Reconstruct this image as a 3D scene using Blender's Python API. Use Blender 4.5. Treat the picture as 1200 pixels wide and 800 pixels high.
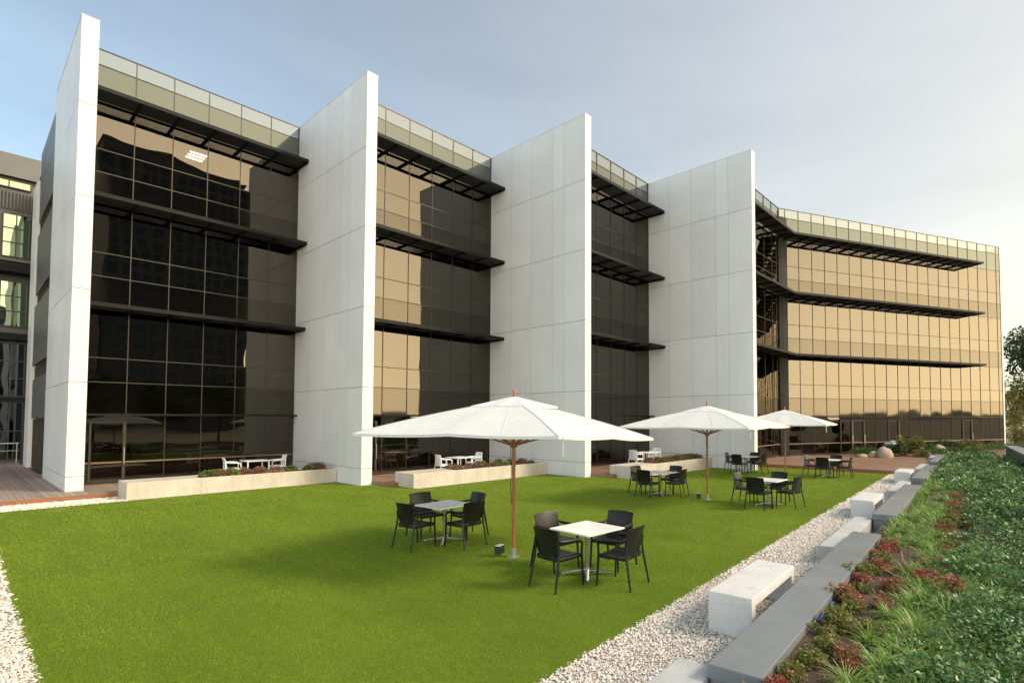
import bpy, math, random
import numpy as np
from mathutils import Vector, Matrix

# ------------------------------------------------------------------ clear
for o in list(bpy.data.objects):
    bpy.data.objects.remove(o, do_unlink=True)
S = bpy.context.scene
COL = S.collection
R = math.radians
random.seed(7)
rng = np.random.default_rng(11)

# ------------------------------------------------------------------ camera, sky, sun, exposure
cam = bpy.data.cameras.new("camera")
cam.sensor_width = 36.0
cam.lens = 622.0 / 1200.0 * 36.0
cam.shift_x = -100.0 / 1200.0
cam.shift_y = 68.0 / 1200.0
cam.clip_start = 0.05
cam.clip_end = 20000
camo = bpy.data.objects.new("camera", cam)
COL.objects.link(camo)
camo.location = (0, 0, 2.5)
camo.rotation_euler = (R(90 + 2.1), 0, R(39.5 - 90))
S.camera = camo

SUN_AZ, SUN_EL = -58.0, 38.0          # degrees, azimuth from +X counter-clockwise
world = bpy.data.worlds.new("World")
S.world = world
world.use_nodes = True
wn, wl = world.node_tree.nodes, world.node_tree.links
wn.clear()
sky = wn.new("ShaderNodeTexSky")
sky.sky_type = 'NISHITA'
sky.sun_disc = False
sky.sun_elevation = R(SUN_EL)
sky.sun_rotation = R(90 - SUN_AZ)
sky.altitude = 0
sky.air_density = 1.0
sky.dust_density = 1.0
sky.ozone_density = 1.0
bg = wn.new("ShaderNodeBackground")
bg.inputs['Strength'].default_value = 0.15
wo = wn.new("ShaderNodeOutputWorld")
def wnode(typ, ins=None, **kw):
    nd = wn.new(typ)
    for k, v in kw.items(): setattr(nd, k, v)
    for k, v in (ins or {}).items():
        if isinstance(v, bpy.types.NodeSocket): wl.new(v, nd.inputs[k])
        else: nd.inputs[k].default_value = v
    return nd
def wmath(op, a, b=0.0): return wnode('ShaderNodeMath', {0: a, 1: b}, operation=op).outputs[0]
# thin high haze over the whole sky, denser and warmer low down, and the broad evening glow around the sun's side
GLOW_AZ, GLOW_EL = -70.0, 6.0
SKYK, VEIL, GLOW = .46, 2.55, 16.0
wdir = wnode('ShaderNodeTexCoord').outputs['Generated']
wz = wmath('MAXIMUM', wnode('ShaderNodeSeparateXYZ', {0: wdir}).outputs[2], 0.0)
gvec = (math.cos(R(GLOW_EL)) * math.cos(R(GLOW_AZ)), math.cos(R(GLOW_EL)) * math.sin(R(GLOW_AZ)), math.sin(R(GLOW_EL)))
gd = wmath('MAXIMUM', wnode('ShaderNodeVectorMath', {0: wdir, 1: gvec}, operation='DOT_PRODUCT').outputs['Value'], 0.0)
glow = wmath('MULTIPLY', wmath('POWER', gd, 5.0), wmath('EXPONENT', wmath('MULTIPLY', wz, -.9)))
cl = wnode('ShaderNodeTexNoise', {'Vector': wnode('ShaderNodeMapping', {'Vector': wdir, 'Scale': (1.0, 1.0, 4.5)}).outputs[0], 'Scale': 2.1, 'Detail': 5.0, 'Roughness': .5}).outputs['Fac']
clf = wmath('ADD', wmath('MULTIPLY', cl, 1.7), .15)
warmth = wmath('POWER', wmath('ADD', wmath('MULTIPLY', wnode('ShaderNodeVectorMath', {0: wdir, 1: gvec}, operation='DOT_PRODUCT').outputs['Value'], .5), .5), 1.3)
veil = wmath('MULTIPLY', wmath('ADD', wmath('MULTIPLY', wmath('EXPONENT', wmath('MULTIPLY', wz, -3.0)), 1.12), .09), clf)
rear_fill = wnode('ShaderNodeVectorMath', {0: wdir, 1: (-.53, -.85, 0.0)}, operation='DOT_PRODUCT').outputs['Value']
veil = wmath('MULTIPLY', veil, wmath('ADD', wmath('MULTIPLY', rear_fill, 1.0), 1.28))      # veil brightened behind the camera, out of view, added to light the fins
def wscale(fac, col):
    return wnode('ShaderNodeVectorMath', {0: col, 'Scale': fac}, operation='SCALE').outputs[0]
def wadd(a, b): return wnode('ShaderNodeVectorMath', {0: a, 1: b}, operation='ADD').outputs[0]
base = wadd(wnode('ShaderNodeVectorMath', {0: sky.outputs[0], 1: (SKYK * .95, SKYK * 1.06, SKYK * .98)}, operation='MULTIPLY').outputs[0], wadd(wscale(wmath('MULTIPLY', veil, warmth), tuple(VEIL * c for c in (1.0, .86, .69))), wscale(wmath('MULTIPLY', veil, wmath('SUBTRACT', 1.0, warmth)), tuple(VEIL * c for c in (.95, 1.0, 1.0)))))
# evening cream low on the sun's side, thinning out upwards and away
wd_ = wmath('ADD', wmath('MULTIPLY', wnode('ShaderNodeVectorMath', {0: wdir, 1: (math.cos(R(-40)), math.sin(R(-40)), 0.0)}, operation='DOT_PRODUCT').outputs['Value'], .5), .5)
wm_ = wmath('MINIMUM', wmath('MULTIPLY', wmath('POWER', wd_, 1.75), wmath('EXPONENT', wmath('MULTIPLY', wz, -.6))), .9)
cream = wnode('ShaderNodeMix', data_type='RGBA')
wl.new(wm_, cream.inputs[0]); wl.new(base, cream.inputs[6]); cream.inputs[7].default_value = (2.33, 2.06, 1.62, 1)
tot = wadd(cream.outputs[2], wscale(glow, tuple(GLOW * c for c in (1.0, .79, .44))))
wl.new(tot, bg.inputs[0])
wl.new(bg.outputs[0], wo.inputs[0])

sun = bpy.data.lights.new("sun", 'SUN')
sun.energy = 1.15
sun.angle = R(13)
sun.color = (1.0, 0.87, 0.72)
suno = bpy.data.objects.new("sun", sun)
COL.objects.link(suno)
sd = Vector((math.cos(R(SUN_EL)) * math.cos(R(SUN_AZ)), math.cos(R(SUN_EL)) * math.sin(R(SUN_AZ)), math.sin(R(SUN_EL))))
suno.rotation_euler = sd.to_track_quat('Z', 'Y').to_euler()
suno.location = (30, -30, 30)

S.view_settings.view_transform = 'Standard'
S.view_settings.look = 'None'
S.view_settings.gamma = 1
S.view_settings.use_curve_mapping = False
S.view_settings.exposure = 1.42

# ------------------------------------------------------------------ materials
class NT:
    def __init__(s, name):
        s.m = bpy.data.materials.new(name)
        s.m.use_nodes = True
        s.t = s.m.node_tree
        s.t.nodes.clear()
        s.out = s.n('ShaderNodeOutputMaterial')

    def n(s, typ, ins=None, **kw):
        nd = s.t.nodes.new(typ)
        for k, v in kw.items():
            setattr(nd, k, v)
        for k, v in (ins or {}).items():
            if isinstance(v, bpy.types.NodeSocket):
                s.t.links.new(v, nd.inputs[k])
            else:
                nd.inputs[k].default_value = v
        return nd

    def coord(s, scale=(1, 1, 1)):
        tc = s.n('ShaderNodeTexCoord')
        mp = s.n('ShaderNodeMapping', {'Vector': tc.outputs['Object'], 'Scale': scale})
        return mp.outputs[0]

    def noise(s, scale, detail=4, rough=.55, vec=None, stretch=(1, 1, 1)):
        v = vec if vec is not None else s.coord(stretch)
        return s.n('ShaderNodeTexNoise', {'Vector': v, 'Scale': scale, 'Detail': detail, 'Roughness': rough}).outputs['Fac']

    def ramp(s, fac, stops):
        r = s.n('ShaderNodeValToRGB', {'Fac': fac})
        els = r.color_ramp.elements
        while len(els) < len(stops):
            els.new(0.5)
        for e, (p, c) in zip(els, stops):
            e.position = p
            e.color = (*c, 1)
        return r.outputs[0]

    def math(s, op, a, b=0.0, c=0.0):
        return s.n('ShaderNodeMath', {0: a, 1: b, 2: c}, operation=op).outputs[0]

    def mix(s, fac, a, b, mode='MIX'):
        nd = s.n('ShaderNodeMix', data_type='RGBA', blend_type=mode)
        for i, v in ((0, fac), (6, a), (7, b)):
            if isinstance(v, bpy.types.NodeSocket):
                s.t.links.new(v, nd.inputs[i])
            else:
                nd.inputs[i].default_value = v if i == 0 else (*v[:3], 1)
        return nd.outputs[2]

    def attr(s, name='v'):
        return s.n('ShaderNodeAttribute', attribute_name=name).outputs['Fac']

    def bump(s, h, strength=.3, dist=.02):
        return s.n('ShaderNodeBump', {'Height': h, 'Strength': strength, 'Distance': dist}).outputs[0]

    def pbr(s, color, rough=.5, metal=0.0, normal=None, spec=None, sub=None):
        ins = {'Roughness': rough, 'Metallic': metal}
        ins['Base Color'] = color if isinstance(color, bpy.types.NodeSocket) else (*color, 1)
        if normal is not None:
            ins['Normal'] = normal
        if spec is not None:
            ins['Specular IOR Level'] = spec
        p = s.n('ShaderNodeBsdfPrincipled', ins)
        return p

    def done(s, sh):
        s.t.links.new(sh.outputs[0], s.out.inputs[0])
        return s.m


def simple(name, color, rough=.5, metal=0.0, spec=None, var=0.0, vs=6.0, bump=0.0, bs=60, stretch=(1, 1, 1)):
    t = NT(name)
    c = color
    if var:
        f = t.noise(vs, 5, .6, stretch=stretch)
        c = t.ramp(f, [(.25, tuple(x * (1 - var) for x in color)), (.75, tuple(min(1, x * (1 + var)) for x in color))])
    nm = t.bump(t.noise(bs, 4), bump, .01) if bump else None
    return t.done(t.pbr(c, rough, metal, nm, spec))


def concrete(name, c0, c1, rough=.75, streak=True, bump=.25):
    t = NT(name)
    big = t.noise(1.3, 6, .65)
    fine = t.noise(35, 4, .6)
    col = t.ramp(big, [(.3, c0), (.7, c1)])
    if streak:
        st = t.noise(3.0, 4, .6, stretch=(2.2, 2.2, .25))
        col = t.mix(t.ramp(st, [(.42, (0, 0, 0)), (.75, (.4, .4, .4))]), col, tuple(x * .72 for x in c0))
    pit = t.n('ShaderNodeTexVoronoi', {'Vector': t.coord(), 'Scale': 22.0}).outputs['Distance']
    pitm = t.ramp(pit, [(.05, (.55, .55, .55)), (.11, (0, 0, 0))])
    blot = t.noise(4.5, 6, .7)
    col = t.mix(t.ramp(blot, [(.5, (0, 0, 0)), (.72, (.5, .5, .5))]), col, tuple(x * .78 for x in c0))
    col = t.mix(pitm, col, tuple(x * .6 for x in c0))
    col = t.mix(.12, col, t.ramp(fine, [(.3, (.2, .2, .2)), (.7, (1, 1, 1))]), 'MULTIPLY')
    return t.done(t.pbr(col, rough, 0, t.bump(fine, bump, .006)))


def glass(name, tint, ior, through, dim=1.0, rough=0.0):
    t = NT(name)
    fr = t.n('ShaderNodeFresnel', {'IOR': ior}).outputs[0]
    wob = t.n('ShaderNodeTexNoise', {'Vector': t.coord((1, 1, 1)), 'Scale': .55, 'Detail': 1.0}).outputs['Fac']
    nm = t.bump(wob, .035, .25)
    gl = t.n('ShaderNodeBsdfGlossy', {'Color': (*[c * dim for c in tint], 1), 'Roughness': rough, 'Normal': nm})
    tr = t.n('ShaderNodeBsdfTransparent', {'Color': (*through, 1)})
    mx = t.n('ShaderNodeMixShader', {0: fr, 1: tr.outputs[0], 2: gl.outputs[0]})
    return t.done(mx)


def foliage(name, stops, rough=.45, trans=.25, spec=.4):
    t = NT(name)
    v = t.attr('v')
    col = t.ramp(v, stops)
    p = t.pbr(col, rough, 0, None, spec)
    tl = t.n('ShaderNodeBsdfTranslucent', {'Color': col})
    mx = t.n('ShaderNodeMixShader', {0: trans, 1: p.outputs[0], 2: tl.outputs[0]})
    return t.done(mx)


def wood(name, c0, c1, stretch=(14, 14, .8), rough=.4):
    t = NT(name)
    f = t.noise(4, 6, .65, stretch=stretch)
    return t.done(t.pbr(t.ramp(f, [(.3, c0), (.7, c1)]), rough))


def planks(name, c_lo, c_hi, width=.14, axis=0, tint=None):
    """boards running along one axis, a dark gap between boards, each board its own tone"""
    t = NT(name)
    tc = t.n('ShaderNodeTexCoord').outputs['Object']
    sx = t.n('ShaderNodeSeparateXYZ', {0: tc})
    a = t.math('DIVIDE', sx.outputs[axis], width)
    fl = t.math('FLOOR', a)
    fr = t.math('FRACT', a)
    wn_ = t.n('ShaderNodeTexWhiteNoise', {'W': fl}, noise_dimensions='1D').outputs['Value']
    st = (30, 1.2, 1) if axis == 0 else (1.2, 30, 1)
    gr = t.noise(3, 5, .65, stretch=st)
    mixf = t.math('ADD', t.math('MULTIPLY', wn_, .55), t.math('MULTIPLY', gr, .45))
    col = t.ramp(mixf, [(.25, c_lo), (.75, c_hi)])
    worn = t.noise(.35, 4, .6)
    col = t.mix(t.ramp(worn, [(.45, (0, 0, 0)), (.7, (.45, .45, .45))]), col, tint or (.30, .25, .20))
    gap = t.math('LESS_THAN', fr, .06)
    col = t.mix(gap, col, (.03, .02, .015))
    return t.done(t.pbr(col, .6, 0, t.bump(gap, -.6, .01)))


M = {}
t = NT('white_cladding')
_f = t.noise(.5, 5, .6)
_s = t.noise(2.0, 5, .6, stretch=(3, 3, .12))
_c = t.ramp(_f, [(.3, (.69, .685, .67)), (.7, (.76, .755, .74))])
_c = t.mix(t.ramp(_s, [(.45, (0, 0, 0)), (.8, (.22, .22, .22))]), _c, (.58, .565, .54))
_i = t.n('ShaderNodeNewGeometry').outputs['Random Per Island']
_c = t.mix(1.0, _c, t.ramp(_i, [(0, (.93, .93, .925)), (1, (1, 1, 1))]), 'MULTIPLY')
_d = t.noise(7.0, 5, .65, stretch=(4, 4, .09))
_c = t.mix(t.ramp(_d, [(.55, (0, 0, 0)), (.85, (.16, .16, .16))]), _c, (.46, .44, .41))
M['white'] = t.done(t.pbr(_c, .42, 0, t.bump(t.noise(.8, 2), .03, .15), .35))
M['joint'] = simple('panel_joint', (.16, .16, .16), .8)
M['glass'] = glass('bronze_glass', (1.0, .90, .77), 1.86, (.16, .13, .10))
M['glass_low'] = glass('bronze_glass_clearer', (1.0, .90, .79), 1.75, (.42, .36, .30))
M['spandrel'] = glass('bronze_spandrel', (.84, .75, .63), 1.82, (.10, .08, .06), rough=.04)
M['parapet_glass'] = glass('parapet_glass', (.76, .79, .72), 2.2, (.42, .44, .42), rough=.03)
t = NT('grey_glass_panel')
M['parapet_panel'] = t.done(t.pbr((.105, .118, .105), .08, .5))
M['mullion'] = simple('bronze_mullion', (.055, .046, .037), .38, .5)
M['rail'] = simple('bronze_transom', (.20, .13, .09), .4, .4)
M['canopy'] = simple('black_canopy', (.0065, .0065, .007), .6, 0, .25, var=.2)
M['canopy_slat'] = simple('dark_grey_slat', (.024, .023, .022), .5, .3)
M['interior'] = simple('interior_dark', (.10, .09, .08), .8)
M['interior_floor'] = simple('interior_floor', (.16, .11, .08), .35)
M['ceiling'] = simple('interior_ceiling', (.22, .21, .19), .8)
M['greywall'] = simple('grey_metal_cladding', (.125, .125, .12), .5, .3, var=.08, vs=1.2)
M['greywall2'] = simple('dark_grey_cladding', (.095, .095, .093), .5, .3, var=.1, vs=1.5)
M['green_glass'] = glass('greenish_window', (.78, 1.0, .72), 3.2, (.05, .06, .05))
M['dark_glass'] = glass('dark_window', (.75, .85, 1.0), 1.8, (.08, .08, .09))
M['concrete'] = concrete('warm_planter_concrete', (.50, .44, .36), (.64, .58, .49))
M['bench'] = concrete('pale_bench_concrete', (.56, .55, .53), (.70, .69, .66), streak=False)
M['lowblock'] = concrete('grey_block_concrete', (.40, .41, .40), (.54, .54, .52), streak=False)
t = NT('basalt_slab')
_f = t.noise(1.1, 6, .6)
_g = t.noise(70, 3, .6)
_c = t.ramp(_f, [(.3, (.165, .18, .185)), (.7, (.23, .245, .25))])
_c = t.mix(.2, _c, t.ramp(_g, [(.3, (.5, .5, .5)), (.7, (1, 1, 1))]), 'MULTIPLY')
M['slab'] = t.done(t.pbr(_c, .5, 0, t.bump(_g, .12, .004), .4))
M['deck'] = planks('timber_deck', (.16, .085, .055), (.30, .17, .11))
M['deck_grey'] = planks('weathered_deck', (.22, .155, .12), (.34, .25, .20), tint=(.36, .32, .28))
M['fascia'] = wood('deck_fascia', (.20, .075, .035), (.33, .14, .07), (.6, .6, 14), .5)
t = NT('lawn_base')
_f = t.noise(.55, 4, .6)
_g = t.noise(160, 3, .7)
_c = t.ramp(_f, [(.3, (.13, .185, .018)), (.7, (.17, .225, .025))])
_c = t.mix(.7, _c, t.ramp(_g, [(.3, (.45, .5, .4)), (.7, (1.25, 1.2, 1.2))]), 'MULTIPLY')
M['lawn'] = t.done(t.pbr(_c, .9, 0, t.bump(_g, .5, .02), .1))
# blades: per-blade tone with soft mowing patches
t = NT('turf_blade')
_v = t.attr('v')
_p = t.noise(.5, 3, .55)
_p2 = t.noise(1.1, 4, .6, stretch=(1, .35, 1))
_c = t.ramp(_v, [(.0, (.145, .245, .016)), (.5, (.255, .39, .030)), (1, (.37, .48, .07))])
_c = t.mix(.75, _c, t.ramp(_p, [(.33, (.70, .78, .66)), (.67, (1.14, 1.08, 1.0))]), 'MULTIPLY')
_c = t.mix(.6, _c, t.ramp(_p2, [(.35, (.72, .78, .7)), (.65, (1.15, 1.08, 1.0))]), 'MULTIPLY')
_p3 = t.noise(2.2, 3, .6, stretch=(1.6, .05, 1))
_c = t.mix(.5, _c, t.ramp(_p3, [(.35, (.80, .84, .78)), (.65, (1.12, 1.08, 1.02))]), 'MULTIPLY')
_b = t.pbr(_c, .5, 0, None, .25)
_tl = t.n('ShaderNodeBsdfTranslucent', {'Color': _c})
M['blade'] = t.done(t.n('ShaderNodeMixShader', {0: .3, 1: _b.outputs[0], 2: _tl.outputs[0]}))
t = NT('gravel_bed')
_vo = t.n('ShaderNodeTexVoronoi', {'Vector': t.coord(), 'Scale': 34.0})
_c = t.ramp(t.n('ShaderNodeSeparateColor', {0: _vo.outputs['Color']}).outputs[0], [(.0, (.30, .27, .24)), (.5, (.55, .52, .48)), (1, (.70, .68, .64))])
_e = t.ramp(_vo.outputs['Distance'], [(.2, (1, 1, 1)), (.75, (.45, .42, .4))])
_c = t.mix(1.0, _c, _e, 'MULTIPLY')
M['gravel'] = t.done(t.pbr(_c, .8, 0, t.bump(_vo.outputs['Distance'], -.9, .02)))
t = NT('pebble')
_c = t.ramp(t.attr('v'), [(0, (.34, .25, .18)), (.3, (.60, .50, .41)), (.65, (.72, .65, .56)), (1, (.83, .79, .72))])
M['pebble'] = t.done(t.pbr(_c, .65, 0, None, .3))
t = NT('bark_mulch')
_f = t.noise(28, 6, .7)
_c = t.ramp(_f, [(.3, (.05, .032, .022)), (.55, (.14, .09, .062)), (.75, (.26, .18, .13))])
M['mulch'] = t.done(t.pbr(_c, .9, 0, t.bump(_f, 1.0, .05)))
t = NT('far_ground')
_f = t.noise(.02, 6, .6)
_c = t.ramp(_f, [(.3, (.15, .15, .09)), (.7, (.27, .24, .16))])
M['ground'] = t.done(t.pbr(_c, .95))
M['hill'] = simple('far_hill', (.16, .16, .13), .95, var=.3, vs=.01)
M['plastic'] = simple('black_resin', (.009, .009, .009), .36, 0, .38, bump=.08, bs=220)
M['plastic_w'] = simple('white_resin', (.78, .78, .77), .4)
M['tabletop'] = simple('white_laminate', (.82, .82, .81), .25)
M['chrome'] = simple('brushed_steel', (.62, .62, .62), .25, 1.0)
M['teak'] = wood('varnished_teak', (.22, .075, .030), (.36, .15, .065), rough=.35)
t = NT('white_canvas')
_w = t.noise(3, 4, .6)
_c = t.ramp(_w, [(.3, (.80, .80, .79)), (.7, (.86, .86, .85))])
_d = t.n('ShaderNodeBsdfDiffuse', {'Color': _c, 'Normal': t.bump(t.noise(2.6, 4), .45, .05)})
_tl = t.n('ShaderNodeBsdfTranslucent', {'Color': (.85, .85, .82, 1)})
M['canvas'] = t.done(t.n('ShaderNodeMixShader', {0: .28, 1: _d.outputs[0], 2: _tl.outputs[0]}))
M['seam'] = simple('canvas_seam', (.66, .66, .64), .9)
M['black'] = simple('black_housing', (.02, .02, .02), .45)
M['lens'] = simple('lamp_lens', (.6, .62, .62), .15)
M['steel'] = simple('galvanised_sleeve', (.42, .42, .41), .45, .8)
M['pipe'] = simple('blue_pipe', (.03, .07, .36), .4)
M['rock'] = simple('sandstone_rock', (.42, .33, .24), .85, var=.3, vs=2.0, bump=.5, bs=9)
M['bark'] = simple('bark', (.09, .065, .045), .9, var=.3, vs=8, bump=.6, bs=20)
M['stick'] = simple('dry_stalk', (.36, .25, .13), .8, var=.2)
M['tower'] = simple('tower_concrete', (.17, .14, .12), .7, var=.1, vs=.3)
M['tower2'] = simple('pinkish_tower_render', (.36, .25, .20), .7, var=.08, vs=.3)
M['tower_glass'] = simple('tower_window', (.03, .035, .04), .12, 0, .6)
_lt = NT('ceiling_lamp')
M['lamp'] = _lt.done(_lt.n('ShaderNodeEmission', {'Color': (1, .96, .9, 1), 'Strength': 7.0}))
M['handle'] = simple('door_handle', (.6, .6, .58), .3, .9)
M['leaf_glossy'] = foliage('glossy_shrub_leaf', [(0, (.034, .09, .028)), (.45, (.105, .215, .062)), (.8, (.19, .32, .10)), (1, (.34, .43, .12))], .38, .18, .5)
M['leaf_strap'] = foliage('strap_leaf', [(0, (.075, .16, .022)), (.5, (.19, .33, .05)), (.85, (.32, .46, .10)), (1, (.50, .42, .22))], .42, .25, .45)
M['leaf_red'] = foliage('red_shrub_leaf', [(0, (.12, .13, .03)), (.3, (.26, .15, .055)), (.6, (.38, .12, .085)), (.85, (.48, .07, .09)), (1, (.55, .11, .19))], .5, .25)
M['leaf_redgreen'] = foliage('bronze_green_leaf', [(0, (.07, .11, .022)), (.45, (.18, .23, .045)), (.8, (.29, .22, .07)), (1, (.38, .11, .08))], .5, .25)
M['leaf_succ'] = foliage('succulent_green', [(0, (.05, .08, .02)), (.6, (.13, .17, .04)), (1, (.24, .24, .08))], .5, .15)
M['leaf_succ_red'] = foliage('succulent_red', [(0, (.10, .07, .03)), (.5, (.24, .11, .06)), (1, (.36, .20, .12))], .5, .15)
M['litter'] = foliage('dry_litter', [(0, (.14, .08, .045)), (.5, (.26, .17, .09)), (1, (.42, .32, .19))], .8, .1, .2)
M['leaf_tree'] = foliage('tree_leaf', [(0, (.014, .035, .010)), (.5, (.035, .075, .016)), (1, (.09, .13, .03))], .5, .25)
M['leaf_olive'] = foliage('olive_leaf', [(0, (.08, .09, .025)), (.5, (.18, .185, .045)), (1, (.34, .28, .08))], .55, .3)
M['leaf_hedge'] = foliage('low_hedge_leaf', [(0, (.025, .07, .014)), (.5, (.075, .15, .026)), (1, (.14, .22, .045))], .5, .2)

# ------------------------------------------------------------------ mesh helpers
class MB:
    """collects shapes; build() links them as ONE mesh object"""
    def __init__(s):
        s.v, s.f, s.mi = [], [], []
        s.X = Matrix.Identity(4)

    def add(s, vs, fs, mi=0):
        b = len(s.v)
        s.v.extend([tuple(s.X @ Vector(p)) for p in vs])
        s.f.extend([tuple(b + i for i in f) for f in fs])
        s.mi.extend([mi] * len(fs))

    def box(s, x0, x1, y0, y1, z0, z1, mi=0):
        s.add([(x0, y0, z0), (x1, y0, z0), (x1, y1, z0), (x0, y1, z0), (x0, y0, z1), (x1, y0, z1), (x1, y1, z1), (x0, y1, z1)],
              [(0, 3, 2, 1), (4, 5, 6, 7), (0, 1, 5, 4), (1, 2, 6, 5), (2, 3, 7, 6), (3, 0, 4, 7)], mi)

    def quad(s, a, b, c, d, mi=0):
        s.add([a, b, c, d], [(0, 1, 2, 3)], mi)

    def prism(s, poly, z0, z1, mi=0):
        n = len(poly)
        vs = [(x, y, z0) for x, y in poly] + [(x, y, z1) for x, y in poly]
        fs = [tuple(range(n))[::-1], tuple(range(n, 2 * n))] + [(i, (i + 1) % n, n + (i + 1) % n, n + i) for i in range(n)]
        s.add(vs, fs, mi)

    def tube(s, pts, rad, n=8, mi=0, cap=True):
        pts = [Vector(p) for p in pts]
        rads = rad if isinstance(rad, (list, tuple)) else [rad] * len(pts)
        vs, fs = [], []
        up0 = None
        for i, p in enumerate(pts):
            d = (pts[min(i + 1, len(pts) - 1)] - pts[max(i - 1, 0)]).normalized()
            if up0 is None:
                up0 = Vector((0, 0, 1)) if abs(d.z) < .9 else Vector((1, 0, 0))
            a = d.cross(up0).normalized()
            up0 = a.cross(d).normalized()
            r = rads[i]
            ra, rb = r if isinstance(r, (tuple, list)) else (r, r)
            for k in range(n):
                an = 2 * math.pi * k / n
                vs.append(p + a * math.cos(an) * ra + up0 * math.sin(an) * rb)
        for i in range(len(pts) - 1):
            for k in range(n):
                fs.append((i * n + k, i * n + (k + 1) % n, (i + 1) * n + (k + 1) % n, (i + 1) * n + k))
        if cap:
            fs.append(tuple(range(n))[::-1])
            fs.append(tuple((len(pts) - 1) * n + k for k in range(n)))
        s.add(vs, fs, mi)

    def lathe(s, prof, n=20, mi=0, c=(0, 0)):
        vs, fs = [], []
        for r, z in prof:
            for k in range(n):
                a = 2 * math.pi * k / n
                vs.append((c[0] + r * math.cos(a), c[1] + r * math.sin(a), z))
        for i in range(len(prof) - 1):
            for k in range(n):
                fs.append((i * n + k, i * n + (k + 1) % n, (i + 1) * n + (k + 1) % n, (i + 1) * n + k))
        fs.append(tuple(range(n))[::-1])
        fs.append(tuple((len(prof) - 1) * n + k for k in range(n)))
        s.add(vs, fs, mi)

    def sheet(s, grid, th, mi=0):
        """grid[i][j] of Vectors -> a curved panel of real thickness th"""
        ni, nj = len(grid), len(grid[0])
        nor = []
        for i in range(ni):
            row = []
            for j in range(nj):
                du = Vector(grid[min(i + 1, ni - 1)][j]) - Vector(grid[max(i - 1, 0)][j])
                dv = Vector(grid[i][min(j + 1, nj - 1)]) - Vector(grid[i][max(j - 1, 0)])
                row.append(du.cross(dv).normalized())
            nor.append(row)
        vs = [Vector(grid[i][j]) + nor[i][j] * th / 2 for i in range(ni) for j in range(nj)]
        vs += [Vector(grid[i][j]) - nor[i][j] * th / 2 for i in range(ni) for j in range(nj)]
        N = ni * nj
        fs = []
        for i in range(ni - 1):
            for j in range(nj - 1):
                a, b, c, d = i * nj + j, (i + 1) * nj + j, (i + 1) * nj + j + 1, i * nj + j + 1
                fs.append((a, b, c, d))
                fs.append((N + d, N + c, N + b, N + a))
        for i in range(ni - 1):
            for j in (0, nj - 1):
                a, b = i * nj + j, (i + 1) * nj + j
                fs.append((a, N + a, N + b, b) if j == 0 else (b, N + b, N + a, a))
        for j in range(nj - 1):
            for i in (0, ni - 1):
                a, b = i * nj + j, i * nj + j + 1
                fs.append((b, N + b, N + a, a) if i == 0 else (a, N + a, N + b, b))
        s.add(vs, fs, mi)

    def build(s, name, mats, parent=None, smooth=False, bevel=0.0, org=None, angle=40):
        me = bpy.data.meshes.new(name)
        v = s.v
        if org is None and parent is not None:
            org = ORG.get(parent.name)
        if org is not None:
            v = [(x - org[0], y - org[1], z - org[2]) for x, y, z in v]
        me.from_pydata(v, [], s.f)
        for m in (mats if isinstance(mats, (list, tuple)) else [mats]):
            me.materials.append(m)
        me.polygons.foreach_set('material_index', s.mi)
        me.update()
        o = bpy.data.objects.new(name, me)
        COL.objects.link(o)
        if parent is not None:
            o.parent = parent
            if org is not None:
                ORG[o.name] = org
        elif org is not None:
            o.location = org
            ORG[o.name] = org
        if bevel:
            b = o.modifiers.new('bevel', 'BEVEL')
            b.width = bevel
            b.segments = 2
            b.limit_method = 'ANGLE'
        if smooth:
            me.polygons.foreach_set('use_smooth', [True] * len(me.polygons))
            me.set_sharp_from_angle(angle=R(angle))
        return o


ORG = {}


def tag(o, label=None, cat=None, group=None, kind=None):
    if label: o['label'] = label
    if cat: o['category'] = cat
    if group: o['group'] = group
    if kind: o['kind'] = kind
    return o


def empty(name, label, cat, loc=(0, 0, 0), rz=0, group=None, world_coords=False):
    o = bpy.data.objects.new(name, None)
    o.empty_display_size = .2
    COL.objects.link(o)
    o.location = loc
    o.rotation_euler = (0, 0, rz)
    tag(o, label, cat, group)
    if world_coords:
        ORG[o.name] = tuple(loc)
    return o


def copy_tree(o, parent=None):
    c = o.copy()
    COL.objects.link(c)
    if parent is not None:
        c.parent = parent
    for ch in list(o.children):
        copy_tree(ch, c)
    return c


def dup(o, loc, rz, label, group=None):
    c = copy_tree(o)
    c.location = loc
    c.rotation_euler = (0, 0, rz)
    c['label'] = label
    if group: c['group'] = group
    return c


def fast_mesh(name, V, F, mats, v=None, mi=None, smooth=False):
    """numpy arrays -> mesh object, F of one face size; v = per-vertex tone"""
    me = bpy.data.meshes.new(name)
    n = F.shape[1]
    me.vertices.add(len(V))
    me.vertices.foreach_set('co', V.astype(np.float32).ravel())
    me.loops.add(F.size)
    me.loops.foreach_set('vertex_index', F.astype(np.int32).ravel())
    me.polygons.add(len(F))
    me.polygons.foreach_set('loop_start', np.arange(0, F.size, n, dtype=np.int32))
    me.polygons.foreach_set('loop_total', np.full(len(F), n, dtype=np.int32))
    for m in (mats if isinstance(mats, (list, tuple)) else [mats]):
        me.materials.append(m)
    if mi is not None:
        me.polygons.foreach_set('material_index', mi.astype(np.int32))
    if smooth:
        me.polygons.foreach_set('use_smooth', np.ones(len(F), dtype=bool))
    me.update(calc_edges=True)
    if v is not None:
        a = me.attributes.new('v', 'FLOAT', 'POINT')
        a.data.foreach_set('value', v.astype(np.float32))
    o = bpy.data.objects.new(name, me)
    COL.objects.link(o)
    return o


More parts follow.
